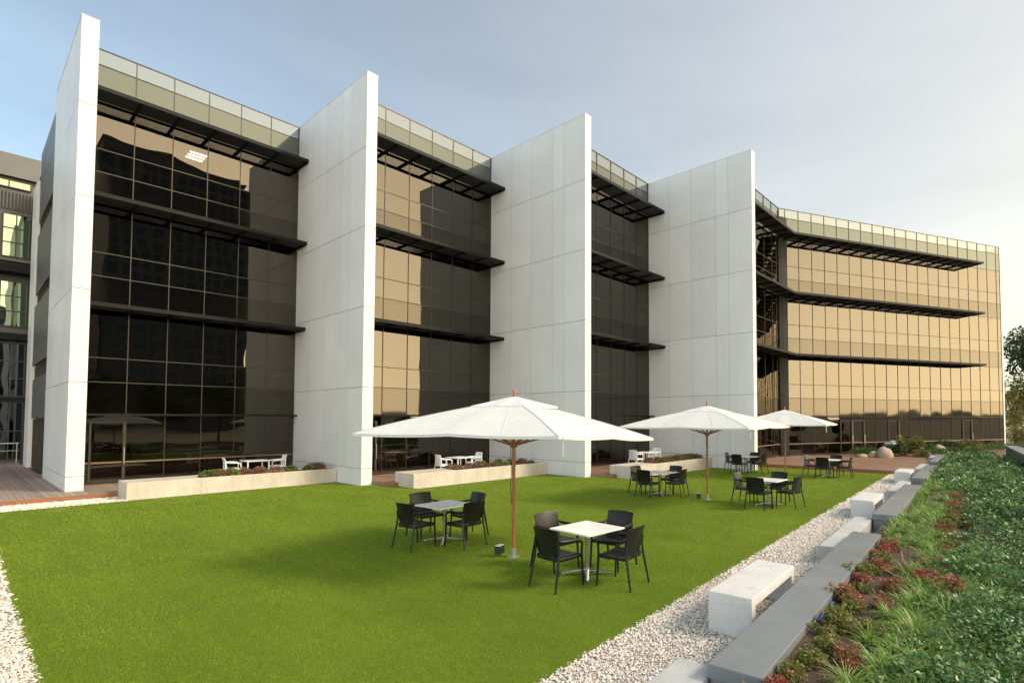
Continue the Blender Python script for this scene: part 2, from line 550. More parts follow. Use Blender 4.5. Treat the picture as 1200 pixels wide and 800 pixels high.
def leaves(P, D, N, length, width, tone):
    """folded diamond leaves: base P, direction D, normal N -> verts, tri faces, tone per vertex"""
    n = len(P)
    D = D / np.linalg.norm(D, axis=1, keepdims=True)
    Sd = np.cross(D, N)
    Sd /= np.linalg.norm(Sd, axis=1, keepdims=True) + 1e-9
    Nn = np.cross(Sd, D)
    L = np.broadcast_to(np.asarray(length, float).reshape(-1, 1), (n, 1))
    W = np.broadcast_to(np.asarray(width, float).reshape(-1, 1), (n, 1))
    mid = P + D * L * .45
    V = np.stack([P, mid + Sd * W * .5 + Nn * W * .18, P + D * L - Nn * L * .12, mid - Sd * W * .5 + Nn * W * .18], 1).reshape(-1, 3)
    b = np.arange(n)[:, None] * 4
    F = np.concatenate([b + np.array([[0, 1, 2]]), b + np.array([[0, 2, 3]])], 0)
    return V, F, np.repeat(tone, 4)


def rand_dirs(n, up=0.0):
    d = rng.normal(size=(n, 3))
    d[:, 2] += up
    return d / np.linalg.norm(d, axis=1, keepdims=True)


def crown(centers, radii, n, size, zmin=None, squash=1.0):
    """leaves spread through the volume of many clumps"""
    k = rng.integers(0, len(centers), n)
    d = rand_dirs(n)
    r = np.cbrt(rng.random(n)) ** .6
    P = centers[k] + d * (radii[k] * r)[:, None] * np.array([1, 1, squash])
    if zmin is not None:
        P[:, 2] = np.maximum(P[:, 2], zmin + rng.random(n) * .05)
    D = d * .7 + rand_dirs(n) * .8 + np.array([0, 0, -.15])
    N = rand_dirs(n, 1.0)
    tone = np.clip(rng.normal(.45, .2, n) + rng.normal(0, .12, len(centers))[k], 0, 1)
    L = size * rng.uniform(.7, 1.3, n)
    return leaves(P, D, N, L, L * .55, tone)


def strap_tuft(c, n, length, width, segs=4, spread=1.0):
    """arching grass-like blades from one crown -> verts, quads, tones"""
    a = rng.uniform(0, 2 * np.pi, n)
    el = rng.uniform(.45, 1.35, n) / spread
    el = np.clip(el, .3, 1.45)
    L = length * rng.uniform(.6, 1.15, n)
    droop = rng.uniform(.8, 2.0, n)
    base = c + np.stack([np.cos(a), np.sin(a), np.zeros(n)], 1) * rng.uniform(0, .05, n)[:, None]
    side = np.stack([-np.sin(a), np.cos(a), np.zeros(n)], 1)
    pts, cur = [], base.copy()
    ang = el.copy()
    for i in range(segs + 1):
        w = width * (1 - (i / segs) ** 2 * .85) * .5
        pts.append(cur - side * w)
        pts.append(cur + side * w)
        stepv = np.stack([np.cos(a) * np.cos(ang), np.sin(a) * np.cos(ang), np.sin(ang)], 1)
        cur = cur + stepv * (L / segs)[:, None]
        ang = ang - droop / segs
    V = np.stack(pts, 1)
    m = (segs + 1) * 2
    V = V.reshape(-1, 3)
    b = (np.arange(n) * m)[:, None, None]
    q = np.array([[2 * i, 2 * i + 1, 2 * i + 3, 2 * i + 2] for i in range(segs)])[None]
    F = (b + q).reshape(-1, 4)
    tone = np.clip(rng.normal(.5, .2, n), 0, .92)
    dead = rng.random(n) < .05
    tone[dead] = 1.0
    return V, F, np.repeat(tone, m)


def merge(parts):
    Vs, Fs, Ts, b = [], [], [], 0
    for V, F, T in parts:
        Vs.append(V); Fs.append(F + b); Ts.append(T)
        b += len(V)
    return np.concatenate(Vs), np.concatenate(Fs), np.concatenate(Ts)


# ------------------------------------------------------------------ plan of the place (metres; X along the glass, Y into the building)
FX = [2.36, 9.88, 17.42, 25.10]         # left faces of the fins
FW = [.44, .42, .40, .38]
FY = [24.25, 19.72, 15.05, 10.68]       # front faces of the fins
GY = [26.1, 21.5, 16.9, 12.42]          # glass planes
ZT = 16.0
DECK = .15
W0 = np.array([33.35, 12.42])           # where the wing starts
WD = np.array([.872, -.489]); WD /= np.linalg.norm(WD)
WN = np.array([WD[1], -WD[0]])          # outward normal of the wing
WN = WN if WN[1] < 0 else -WN
WL = 21.5

# ------------------------------------------------------------------ ground
def structure(o): return tag(o, kind='structure')

def flat(name, poly, z, mat):
    b = MB()
    b.add([(x, y, z) for x, y in poly], [tuple(range(len(poly)))])
    return structure(b.build(name, mat))

GZ = -.06
b = MB()
rings = [0, 60, 140, 400, 1200, 4000, 15000]
for i in range(len(rings) - 1):
    pass
b.add([(-15000, -15000, GZ), (15000, -15000, GZ), (15000, 15000, GZ), (-15000, 15000, GZ)], [(0, 1, 2, 3)])
structure(b.build('ground', M['ground']))

def lawn_edge(x): return 3.70 + (x - 3.6) * .0607        # lawn edge along the gravel strip
LAWN = [(.58, lawn_edge(.58)), (27.1, lawn_edge(27.1)), (27.1, 12.75), (25.52, 12.75), (25.52, 10.55), (24.95, 10.55), (24.95, 12.82),
        (18.0, 12.82), (17.85, 14.9), (17.28, 14.9), (17.28, 17.18), (10.75, 17.18), (10.4, 19.55), (9.72, 19.55), (9.72, 21.55), (.58, 21.5)]
flat('gravel', [(-14, -2), (40, 4.0), (27.3, 5.5), (27.3, 13.4), (18, 15), (10, 23.2), (-14, 23.2)], -.012, M['gravel'])
flat('lawn', LAWN, .0, M['lawn'])

def in_poly(P, poly):
    x, y = P[:, 0], P[:, 1]
    ins = np.zeros(len(P), bool)
    j = len(poly) - 1
    for i in range(len(poly)):
        xi, yi = poly[i]; xj, yj = poly[j]
        c = ((yi > y) != (yj > y)) & (x < (xj - xi) * (y - yi) / (yj - yi + 1e-12) + xi)
        ins ^= c
        j = i
    return ins

def turf():
    bands = [(0, 8, 7500, .027, .0036), (8, 12, 3200, .029, .0058), (12, 18, 1100, .032, .010), (18, 40, 380, .036, .018)]
    parts = []
    for d0, d1, den, h, w in bands:
        n = int(den * 27 * 19)
        P = np.stack([rng.uniform(.5, 27.2, n), rng.uniform(3.4, 21.6, n)], 1)
        d = np.hypot(P[:, 0], P[:, 1])
        az = np.degrees(np.arctan2(P[:, 1], P[:, 0]))
        P = P[(d >= d0) & (d < d1) & (az > -8) & (az < 93)]
        P = P[in_poly(P, LAWN)]
        n = len(P)
        a = rng.uniform(0, 2 * np.pi, n)
        lean = rng.uniform(.1, 1.0, n)
        hh = h * rng.uniform(.6, 1.15, n)
        base = np.column_stack([P, np.zeros(n)])
        side = np.stack([np.cos(a), np.sin(a), np.zeros(n)], 1) * w * .5
        a2 = rng.uniform(0, 2 * np.pi, n)
        top = base + np.stack([np.cos(a2) * lean * hh, np.sin(a2) * lean * hh, hh * (1 - .35 * lean)], 1)
        V = np.stack([base - side, base + side, top], 1).reshape(-1, 3)
        F = np.arange(n * 3).reshape(-1, 3)
        parts.append((V, F, np.repeat(np.clip(rng.normal(.45, .25, n), 0, 1), 3)))
    V, F, T = merge(parts)
    o = fast_mesh('turf', V, F, M['blade'], T)
    tag(o, kind='stuff')
    return o
turf()

# pebbles: real stones along the near part of the strip, bigger and fewer with distance
ROW_A = R(4.0)
E1 = np.array([math.cos(ROW_A), math.sin(ROW_A)]); E2 = np.array([-math.sin(ROW_A), math.cos(ROW_A)])
RO = np.array([5.77, 3.05])
def row(s, t): return RO + E1 * s + E2 * t

def pebbles():
    ico_v = np.array([(0, 0, 1), (.894, 0, .447), (.276, .851, .447), (-.724, .526, .447), (-.724, -.526, .447), (.276, -.851, .447),
                      (.724, .526, -.447), (-.276, .851, -.447), (-.894, 0, -.447), (-.276, -.851, -.447), (.724, -.526, -.447), (0, 0, -1)])
    ico_f = np.array([(0, 1, 2), (0, 2, 3), (0, 3, 4), (0, 4, 5), (0, 5, 1), (1, 6, 2), (2, 7, 3), (3, 8, 4), (4, 9, 5), (5, 10, 1),
                      (6, 7, 2), (7, 8, 3), (8, 9, 4), (9, 10, 5), (10, 6, 1)])
    Ps, Ss = [], []
    def strip(x0, x1, den, sz, lo, hi):
        n = int(den * (x1 - x0) * 3)
        x = rng.uniform(x0, x1, n); y = rng.uniform(1.5, 5.5, n) if True else 0
        n2 = n
        e = lawn_edge(x)
        y = e - rng.uniform(lo, hi, n2) + rng.normal(0, .012, n2)
        Ps.append(np.column_stack([x, y])); Ss.append(sz * rng.uniform(.6, 1.35, n2))
    strip(1.0, 8, 1000, .0125, -.03, 1.9)
    strip(8, 14, 560, .0165, -.03, 1.9)
    strip(14, 27.2, 220, .026, -.04, 1.9)
    for (x0, x1, y0, y1, den, sz) in ((-.7, .60, 4.5, 9, 2000, .0125), (-.9, .60, 9, 16, 700, .020), (-1.2, .60, 16, 21.6, 380, .028), (-1.5, 3.5, 21.5, 22.95, 420, .026)):
        n = int(den * (x1 - x0) * (y1 - y0))
        Ps.append(np.column_stack([rng.uniform(x0, x1, n) + (rng.normal(0, .02, n) if y0 < 20 else 0), rng.uniform(y0, y1, n)])); Ss.append(sz * rng.uniform(.6, 1.35, n))
    P = np.concatenate(Ps); s = np.concatenate(Ss)
    n = len(P)
    sc = np.stack([s * rng.uniform(.8, 1.4, n), s * rng.uniform(.7, 1.1, n), s * rng.uniform(.45, .8, n)], 1)
    a = rng.uniform(0, 2 * np.pi, n)
    V = ico_v[None] * sc[:, None, :]
    V = V + rng.normal(0, .12, (n, 12, 3)) * s[:, None, None]
    c, si = np.cos(a)[:, None], np.sin(a)[:, None]
    V = np.stack([V[..., 0] * c - V[..., 1] * si, V[..., 0] * si + V[..., 1] * c, V[..., 2]], -1)
    V[..., 0] += P[:, :1]; V[..., 1] += P[:, 1:]
    V[..., 2] += (-.008 + rng.uniform(0, .012, n))[:, None]
    F = (ico_f[None] + (np.arange(n) * 12)[:, None, None]).reshape(-1, 3)
    T = np.repeat(rng.beta(2.2, 1.3, n), 12)
    o = fast_mesh('pebbles', V.reshape(-1, 3), F, M['pebble'], T, smooth=False)
    tag(o, kind='stuff')
pebbles()

# timber decks: top boards plus a reddish fascia along the lawn
def deck(name, poly, mat):
    b = MB()
    b.prism(poly, -.05, DECK)
    return structure(b.build(name, mat))
deck('deck', [(-16, 23.0), (2.3, 23.0), (9.88, 23.0), (9.88, 33.0), (2.4, 33), (2.3, 44), (-16, 44)], M['deck_grey'])
deck('deck', [(10.32, 18.4), (17.42, 18.4), (17.42, 25), (10.32, 25)], M['deck'])
deck('deck', [(17.84, 13.9), (25.1, 13.9), (25.1, 20), (17.84, 20)], M['deck'])
deck('deck', [(27.28, -1.0), (62, -16), (62, 4), (34, 16), (25.5, 16), (25.5, 12.9), (27.28, 12.9)], M['deck'])
b = MB()
b.box(-16, 3.4, 22.955, 22.995, -.02, DECK - .012)
b.box(10.33, 10.75, 18.355, 18.395, -.02, DECK - .012)
b.box(17.85, 18.2, 13.855, 13.895, -.02, DECK - .012)
b.box(27.235, 27.275, -1.0, 12.85, -.02, DECK - .012)
structure(b.build('deck_fascia', M['fascia']))

# distant hills, seen in the mirror glass
b = MB()
for k, (dist, hmax, a0, a1) in enumerate(((2200, 26, -110, -15), (3600, 55, -120, 20))):
    n = 60
    top, bot, back = [], [], []
    for i in range(n + 1):
        a = R(a0 + (a1 - a0) * i / n)
        h = hmax * (.45 + .3 * math.sin(i * .55 + k) + .18 * math.sin(i * 1.3 + 2 * k) + .1 * random.random())
        c, s_ = math.cos(a), math.sin(a)
        bot.append((c * dist, s_ * dist, GZ - 1)); top.append((c * (dist + 180), s_ * (dist + 180), h)); back.append((c * (dist + 500), s_ * (dist + 500), GZ - 1))
    N = n + 1
    b.add(bot + top + back, [(i, i + 1, N + i + 1, N + i) for i in range(n)] + [(N + i, N + i + 1, 2 * N + i + 1, 2 * N + i) for i in range(n)])
structure(b.build('hills', M['hill']))

# ------------------------------------------------------------------ office building
BO = (14.0, 24.0, 0.0)
bld = empty('office_building', 'four storey office building with bronze mirror glass between tall white fin walls', 'building', BO, world_coords=True)
ZJ = [.62, 3.72, 6.82, 9.94, 13.06]      # panel joints of the fins

def fin(k):
    x0, w, y0 = FX[k], FW[k], FY[k]
    y1 = (31.0 if k == 0 else GY[k - 1] + .5)
    zb = DECK - .01 if k == 0 else -.02
    core = MB()
    core.box(x0 + .02, x0 + w - .02, y0 + .02, y1, zb, ZT - .02)
    f = core.build('fin_wall', M['joint'], bld)
    cl = MB()
    g = .009
    zs = [zb] + ZJ + [ZT]
    ys = [y0 + .03]
    first = 1.28
    ys.append(y0 + first)
    q = [.72, 1.42, .08 * 0 + 1.42, 1.36, 1.4, 1.4, 1.4]
    i = 0
    while ys[-1] + q[i % len(q)] < y1 - .3:
        ys.append(ys[-1] + q[i % len(q)]); i += 1
    ys.append(y1)
    for a in range(len(zs) - 1):
        z0, z1 = zs[a] + (g if a else 0), zs[a + 1] - (g if a < len(zs) - 2 else 0)
        cl.box(x0, x0 + w, y0, y0 + .027, z0, z1)                       # front return
        for j in range(len(ys) - 1):
            ya, yb = ys[j] + (.0 if j == 0 else g * .7), ys[j + 1] - g * .7
            e = random.uniform(0, .003)
            cl.box(x0 - e, x0 + .024, ya, yb, z0, z1)
            cl.box(x0 + w - .024, x0 + w, ya, yb, z0, z1)
    cl.box(x0 - .012, x0 + w + .012, y0 - .012, y1 + .01, ZT + .002, ZT + .03)   # capping
    cl.build('cladding', M['white'], f)
for k in range(4):
    fin(k)

ROWS = [(DECK, 2.65, 'glass_low'), (2.65, 3.84, 'spandrel'), (3.84, 4.72, 'glass'), (4.72, 6.5, 'glass'), (6.5, 7.69, 'spandrel'), (7.69, 8.55, 'glass'), (8.55, 10.35, 'glass'),
        (10.35, 11.5, 'spandrel'), (11.5, 12.34, 'glass'), (12.34, 14.1, 'glass'), (14.1, 15.45, 'parapet_panel'), (15.45, 16.02, 'parapet_glass')]
GM = ['glass', 'glass_low', 'spandrel', 'parapet_panel', 'parapet_glass']

def curtain(P0, D, NO, xs, name_parent, transom, label=None):
    """panes and mullions between the joints xs (metres along D from P0); NO = outward normal"""
    P0 = Vector((P0[0], P0[1], 0)); D = Vector((D[0], D[1], 0)); NO = Vector((NO[0], NO[1], 0))
    g = MB()
    for i in range(len(xs) - 1):
        for z0, z1, m in ROWS:
            a, c = xs[i], xs[i + 1]
            segs = [(z0, z1)]
            if m == 'glass_low' and transom:
                segs = [(z0, .92), (.92, z1)]
            for s0, s1 in segs:
                rx, rz = random.gauss(0, .0016), random.gauss(0, .0016)
                w, h = (c - a) / 2, (s1 - s0) / 2
                def pt(u, v):
                    off = u * w * rz + v * h * rx
                    return P0 + D * ((a + c) / 2 + u * w) + Vector((0, 0, (s0 + s1) / 2 + v * h)) + NO * off
                qv = [pt(-1, -1), pt(1, -1), pt(1, 1), pt(-1, 1)]
                nrm = (qv[1] - qv[0]).cross(qv[2] - qv[0])
                if nrm.dot(NO) < 0: qv = qv[::-1]
                g.quad(*qv, GM.index(m))
    go = g.build('curtain_wall', [M[m] for m in GM], bld)
    mu = MB()
    w = .026
    def bar(a, c, z0, z1, d0, d1):
        vs = []
        for z in (z0, z1):
            for s, d in ((a, d0), (c, d0), (c, d1), (a, d1)):
                vs.append(P0 + D * s + NO * d + Vector((0, 0, z)))
        mu.add(vs, [(0, 3, 2, 1), (4, 5, 6, 7), (0, 1, 5, 4), (1, 2, 6, 5), (2, 3, 7, 6), (3, 0, 4, 7)])
    for x in xs:
        bar(x - w / 2, x + w / 2, DECK, 16.03, -.06, .022)
    for z in sorted({r[0] for r in ROWS} | {16.03}):
        if z > DECK + .01:
            bar(xs[0], xs[-1], z - .016, z + .016, -.058, .018)
    bar(xs[0], xs[-1], DECK, DECK + .08, -.058, .02)
    mu.build('mullions', M['mullion'], go)
    if transom:
        tr = mu
        mu = MB()
        bar(xs[0], xs[-1], .89, .95, -.055, .035)
        mu.build('transom', M['rail'], go)
    # interior: floors, ceilings and a dark rear wall behind the glass
    it = MB()
    dep = 6.0
    def slab(z0, z1, d0, d1, mi):
        vs = []
        for z in (z0, z1):
            for s, d in ((xs[0], d0), (xs[-1], d0), (xs[-1], d1), (xs[0], d1)):
                vs.append(P0 + D * s - NO * d + Vector((0, 0, z)))
        it.add(vs, [(0, 3, 2, 1), (4, 5, 6, 7), (0, 1, 5, 4), (1, 2, 6, 5), (2, 3, 7, 6), (3, 0, 4, 7)], mi)
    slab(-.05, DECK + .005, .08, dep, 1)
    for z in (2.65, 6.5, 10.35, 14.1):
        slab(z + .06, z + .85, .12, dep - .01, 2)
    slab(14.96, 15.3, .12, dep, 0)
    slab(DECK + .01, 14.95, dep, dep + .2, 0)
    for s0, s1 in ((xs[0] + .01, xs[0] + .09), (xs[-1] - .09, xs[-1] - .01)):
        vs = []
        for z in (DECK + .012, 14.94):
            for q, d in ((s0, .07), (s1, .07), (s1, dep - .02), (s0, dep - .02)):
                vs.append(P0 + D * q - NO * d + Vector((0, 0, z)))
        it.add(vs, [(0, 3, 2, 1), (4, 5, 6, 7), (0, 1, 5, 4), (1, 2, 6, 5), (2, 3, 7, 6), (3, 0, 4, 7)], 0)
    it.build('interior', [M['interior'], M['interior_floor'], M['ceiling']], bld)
    return go

def canopy(P0, D, NO, x0, x1, z, depth, step=1.16, x_off=0.0, small=False):
    P0 = Vector((P0[0], P0[1], 0)); D = Vector((D[0], D[1], 0)); NO = Vector((NO[0], NO[1], 0))
    def mk(mb, a, c, z0, z1, d0, d1, tilt=0.0):
        vs = []
        for zz in (z0, z1):
            for s, d in ((a, d0), (c, d0), (c, d1), (a, d1)):
                vs.append(P0 + D * s + NO * d + Vector((0, 0, zz + (tilt if d == d1 else 0))))
        mb.add(vs, [(0, 3, 2, 1), (4, 5, 6, 7), (0, 1, 5, 4), (1, 2, 6, 5), (2, 3, 7, 6), (3, 0, 4, 7)])
    f = MB()
    if small:
        mk(f, x0, x1, z - .035, z + .035, .025, depth)
        o = f.build('door_canopy', M['canopy'], bld)
        return o
    mk(f, x0, x1, z - .07, z + .07, depth - .05, depth)                 # nose beam
    mk(f, x0, x1, z - .05, z + .05, .13, .18)                           # rear beam
    o = f.build('sun_canopy', M['canopy'], bld)
    s = x0 + .03 + x_off
    at = []
    while s < x1:
        at.append((s - .03, s + .03)); s += step
    if x1 - (s - step) > .3:
        at.append((x1 - .05, x1 - .001))
    for a, c in at:
        br = MB()
        mk(br, a, c, z - .085, z + .06, .024, depth - .052)
        br.build('bracket', M['canopy'], o)
    sl = MB()
    n = int((depth - .25) / .062)
    for i in range(n):
        d0 = .19 + i * (depth - .25) / n
        mk(sl, x0 + .004, x1 - .004, z - .018, z - .006, d0, d0 + .066, .035)
    sl.build('louvre', M['canopy_slat'], o)
    return o

CAN_Z = (6.5, 10.35, 14.1)
for k in range(3):
    x0, x1 = FX[k] + FW[k], FX[k + 1]
    xs = [x1 - .02 - 1.155 * i for i in range(7)][::-1]
    xs = [x for x in xs if x > x0 + .25]
    xs = [x0 + .001] + xs
    P0 = (0, GY[k])
    curtain(P0, (1, 0), (0, -1), xs, None, k == 0)
    for z in CAN_Z:
        canopy(P0, (1, 0), (0, -1), x0 + .01, x1 - .006, z, 1.12, 1.155, xs[1] - x0 - .04)
    canopy(P0, (1, 0), (0, -1), x0 + .01, x1 - .006, 2.66, .42, small=True)
# fourth bay and the wing that turns away from it
xs = [25.49, 26.0] + [26.0 + 1.22 * i for i in range(1, 7)]
xs[-1] = 33.3
curtain((0, GY[3]), (1, 0), (0, -1), xs, None, True)
ws = [.02, .50] + [.50 + 1.083 * i for i in range(1, 20)] + [WL]
curtain(W0, WD, WN, ws, None, True)
WJ = 1.12 * math.tan(math.atan2(.489, .872) / 2)
for z in CAN_Z:
    canopy((0, GY[3]), (1, 0), (0, -1), 25.49, 33.3 - WJ * 0 - .32, z, 1.12, 1.22, .45)
    canopy(W0, WD, WN, -.30, 17.95, z, 1.12, 1.083, .75)
canopy((0, GY[3]), (1, 0), (0, -1), 25.49, 33.2, 2.66, .42, small=True)
canopy(W0, WD, WN, -.1, 17.95, 2.66, .42, small=True)
b = MB()                                     # dark prism added in the crook, standing in for a reflection in the glass
b.prism([(33.12, 12.36), (33.42, 12.20), (33.80, 12.06), (33.86, 12.30), (33.4, 12.7), (33.12, 12.7)], DECK, 15.44)
b.build('dark_reflection', M['canopy'], bld)

# roof sheet and end wall of the wing
We = W0 + WD * WL
b = MB()
b.prism([(2.6, 26.4), (10.1, 26.4), (10.1, 21.8), (17.62, 21.8), (17.62, 17.2), (25.3, 17.2), (25.3, 12.75), (33.3, 12.75), tuple(We - WN * .35), tuple(We - WN * 14), (40, 30), (30, 42), (2.6, 42)], 15.30, 15.42)
b.build('roof', M['greywall2'], bld)
b = MB()
q = [We + WD * .002, We + WD * .22, We + WD * .22 - WN * 14, We + WD * .002 - WN * 14]
b.prism([tuple(p) for p in q], DECK, 16.04)
b.build('end_wall', M['white'], bld)
# doors in the glass: bronze frames and bar handles
def door(P, D, NO, w=.95, h=2.42):
    P = Vector((P[0], P[1], 0)); D = Vector((D[0], D[1], 0)); NO = Vector((NO[0], NO[1], 0))
    m = MB()
    def bx(mb, a, c, z0, z1, d0, d1):
        vs = []
        for z in (z0, z1):
            for s, d in ((a, d0), (c, d0), (c, d1), (a, d1)):
                vs.append(P + D * s + NO * d + Vector((0, 0, z)))
        mb.add(vs, [(0, 3, 2, 1), (4, 5, 6, 7), (0, 1, 5, 4), (1, 2, 6, 5), (2, 3, 7, 6), (3, 0, 4, 7)])
    bx(m, 0, .06, DECK + .085, h, .026, .06); bx(m, w - .09, w, DECK + .085, h, .026, .06)
    bx(m, .06, w - .09, h - .04, h, .026, .06); bx(m, .06, w - .09, DECK + .085, DECK + .16, .026, .06)
    o = m.build('door', M['mullion'], bld)
    hd = MB()
    a = P + D * (w - .045) + NO * .11
    hd.tube([a + Vector((0, 0, .85)), a + Vector((0, 0, 1.45))], .016, 8)
    for z in (.92, 1.38):
        hd.tube([a + Vector((0, 0, z)), a - NO * .05 + Vector((0, 0, z))], .01, 6)
    hd.build('handle', M['handle'], o)
door((3.1, GY[0]), (1, 0), (0, -1), 1.0)
door((10.45, GY[1]), (1, 0), (0, -1), .95)
for s in (4.85, 5.93, 16.75, 9.2):
    door(W0 + WD * s, WD, WN, 1.06)
# side elevation beyond the first fin: grey boxes, strip windows, a second slim white fin
b = MB()
b.box(2.56, 2.9, 31.0, 39.8, DECK, 15.4)
b.build('side_wall', M['greywall2'], bld)
for z0, z1, j in ((12.15, 15.6, 0), (8.55, 11.45, .02), (5.08, 7.95, .04), (2.56, 4.4, .01)):
    b = MB()
    b.box(2.43 - j, 2.56, 31.02, 37.75, z0, z1)
    for zz in np.arange(z0 + .9, z1 - .3, .95):
        b.box(2.426 - j, 2.4295 - j, 31.03, 37.74, zz - .008, zz + .008, 1)
    b.build('cladding_box', [M['greywall'], M['joint']], bld, bevel=.012)
for z0, z1 in ((DECK, 2.5), (4.45, 5.02), (8.0, 8.5), (11.5, 12.1)):
    b = MB()
    b.box(2.52, 2.558, 31.05, 37.7, z0, z1)
    so = b.build('strip_window', M['dark_glass'], bld)
    b = MB()
    for i in range(8):
        y = 31.1 + i * .94
        b.box(2.475, 2.519, y - .03, y + .03, z0 + .03, z1 - .03)
    b.box(2.477, 2.517, 31.06, 37.69, z0, z0 + .05); b.box(2.477, 2.517, 31.06, 37.69, z1 - .05, z1)
    b.build('frame', M['mullion'], so)
b = MB()
b.box(2.33, 2.66, 37.8, 39.9, DECK, 14.3)
b.build('slim_fin', M['white'], bld)
# one ceiling lamp that shows through the top floor of the first bay
b = MB()
for i in range(3):
    b.box(6.25, 6.85, 28.1 + i * .34, 28.1 + i * .34 + .13, 14.135, 14.155)
b.build('ceiling_lamp', M['lamp'], bld)

# ------------------------------------------------------------------ neighbour building on the far left
nb = empty('neighbour_building', 'dark grey office block with greenish windows behind the slim white fin', 'building', (-6, 46, 0), world_coords=True)
b = MB()
b.box(-22, 2.75, 43.0, 60, 0, 16.9)
b.build('wall', M['greywall2'], nb)
def nwin(x0, x1, z0, z1, mat, rows, name='window', cols=2):
    m = MB()
    m.box(x0, x1, 42.93, 42.99, z0, z1)
    o = m.build(name, mat, nb)
    fr = MB()
    for i in range(rows + 1):
        z = z0 + (z1 - z0) * i / rows
        fr.box(x0 - .03, x1 + .03, 42.88, 42.928, z - .025, z + .025)
    for i in range(cols + 1):
        x = x0 + (x1 - x0) * i / cols
        fr.box(x - .025, x + .025, 42.872, 42.926, z0 - .02, z1 + .02)
    fr.build('frame', M['mullion'], o)
for j in range(4):
    xo = -1.75 * j
    nwin(1.42 + xo, 2.42 + xo, 11.35, 13.7, M['green_glass'], 3)
    nwin(1.42 + xo, 2.42 + xo, 7.55, 10.0, M['green_glass'], 3)
    nwin(1.42 + xo, 2.42 + xo, 3.75, 6.6, M['dark_glass'], 3)
    nwin(1.42 + xo, 2.42 + xo, .3, 3.4, M['dark_glass'], 2)
nwin(-2.5, 2.4, 15.15, 15.55, M['green_glass'], 1, cols=6)
m = MB()
for i in range(60):
    x = 2.6 - i * .13
    m.box(x - .045, x, 42.86, 42.985, 13.95, 14.95)
m.build('louvre_band', M['greywall2'], nb)
for z0, z1, y0 in ((10.35, 10.75, 41.9), (6.75, 7.1, 42.2), (3.5, 3.66, 42.4), (11.05, 11.22, 42.6)):
    m = MB()
    m.box(-22, 2.72, y0, 42.84, z0, z1)
    m.build('ledge', M['canopy'] if z0 != 11.05 else M['greywall'], nb)
m = MB()
m.box(-22, 2.74, 42.7, 42.995, 15.7, 16.95)
m.build('parapet', M['greywall'], nb)
m = MB()
m.box(-22, 2.3, 42.2, 42.24, 1.18, 1.24); m.box(-22, 2.3, 42.2, 42.22, .8, .83)
for i in range(14):
    m.box(2.2 - i * 1.7, 2.24 - i * 1.7, 42.2, 42.24, DECK - .1, 1.18)
m.build('railing', M['steel'], nb)
m = MB()
m.box(1.7, 1.95, 46, 46.4, 16.9, 17.2)
m.build('roof_vent', M['canopy'], nb)

# ------------------------------------------------------------------ concrete planters in front of the bays
PL = [(3.47, 9.87, 21.70), (10.62, 17.41, 17.33), (18.12, 25.09, 12.97)]
PWHERE = ['before the darkest bay', 'behind the front parasol', 'behind the middle parasol']
def planter(k):
    x0, x1, y0 = PL[k]
    o = empty('concrete_planter', ['long pale concrete planter at the end of the timber deck, before the darkest bay',
              'long pale concrete planter before the bay that mirrors the golden sky', 'long pale concrete planter half hidden by the middle parasol table'][k],
              'planter', (x0, y0, 0), 0, 'concrete planters along the glass')
    b = MB()
    d, h, th, sx = 1.28, .52, .14, 1.9
    L = x1 - x0 - .004
    b.box(0, sx, 0, d, -.03, h)                                # solid seat end
    b.box(sx, L, 0, th, -.03, h); b.box(sx, L, d - th, d, -.03, h)
    b.box(L - th, L, th, d - th, -.03, h)
    b.build('trough', M['concrete'], o, bevel=.012, org=(0, 0, 0))
    b = MB()
    b.box(sx, L - th, th, d - th, .0, h - .05)
    b.build('soil', M['mulch'], o, org=(0, 0, 0))
for k in range(3):
    planter(k)

def mound_mesh(seed, r, h, n, mats, size):
    c = np.array([[random.uniform(-.22, .22) * r, random.uniform(-.22, .22) * r, h * random.uniform(.3, .6)] for _ in range(7)])
    V, F, T = crown(c, np.full(7, r * .62), n, size, zmin=0, squash=h / r * .8)
    return V, F, T
_protos = []
for i, (mt, size) in enumerate((('leaf_succ', .085), ('leaf_succ_red', .08), ('leaf_succ', .06), ('leaf_redgreen', .075), ('leaf_succ_red', .06))):
    V, F, T = mound_mesh(i, .30, .24, 340, None, size)
    o = fast_mesh('succulent_mound', V, F, M[mt], T)
    COL.objects.unlink(o)
    _protos.append(o)
SN = ['low green succulent mound', 'low rusty red succulent mound', 'small fine leaved green mound', 'bronze tinged green mound', 'fine leaved reddish mound']
for k in range(3):
    x0, x1, y0 = PL[k]
    x = x0 + 2.15
    while x < x1 - .4:
        i = random.choice([0, 0, 1, 2, 3, 4] if k == 0 else [0, 1, 1, 2, 4, 3])
        o = _protos[i].copy()
        COL.objects.link(o)
        o.location = (x, y0 + random.uniform(.34, .5), .46)
        o.rotation_euler = (0, 0, random.uniform(0, 6.28))
        sc = random.uniform(.75, 1.15)
        o.scale = (sc, sc, sc * random.uniform(.8, 1.1))
        tag(o, SN[i] + ' in the concrete planter ' + PWHERE[k], 'plant', SN[i] + 's in the planter ' + PWHERE[k])
        if random.random() < .75:
            o2 = _protos[(i + 2) % 5].copy()
            COL.objects.link(o2)
            o2.location = (x + random.uniform(-.1, .2), y0 + random.uniform(.78, .95), .46)
            o2.rotation_euler = (0, 0, random.uniform(0, 6.28))
            j = (i + 2) % 5
            tag(o2, SN[j] + ' in the concrete planter ' + PWHERE[k], 'plant', SN[j] + 's in the planter ' + PWHERE[k])
        x += random.uniform(.38, .6)

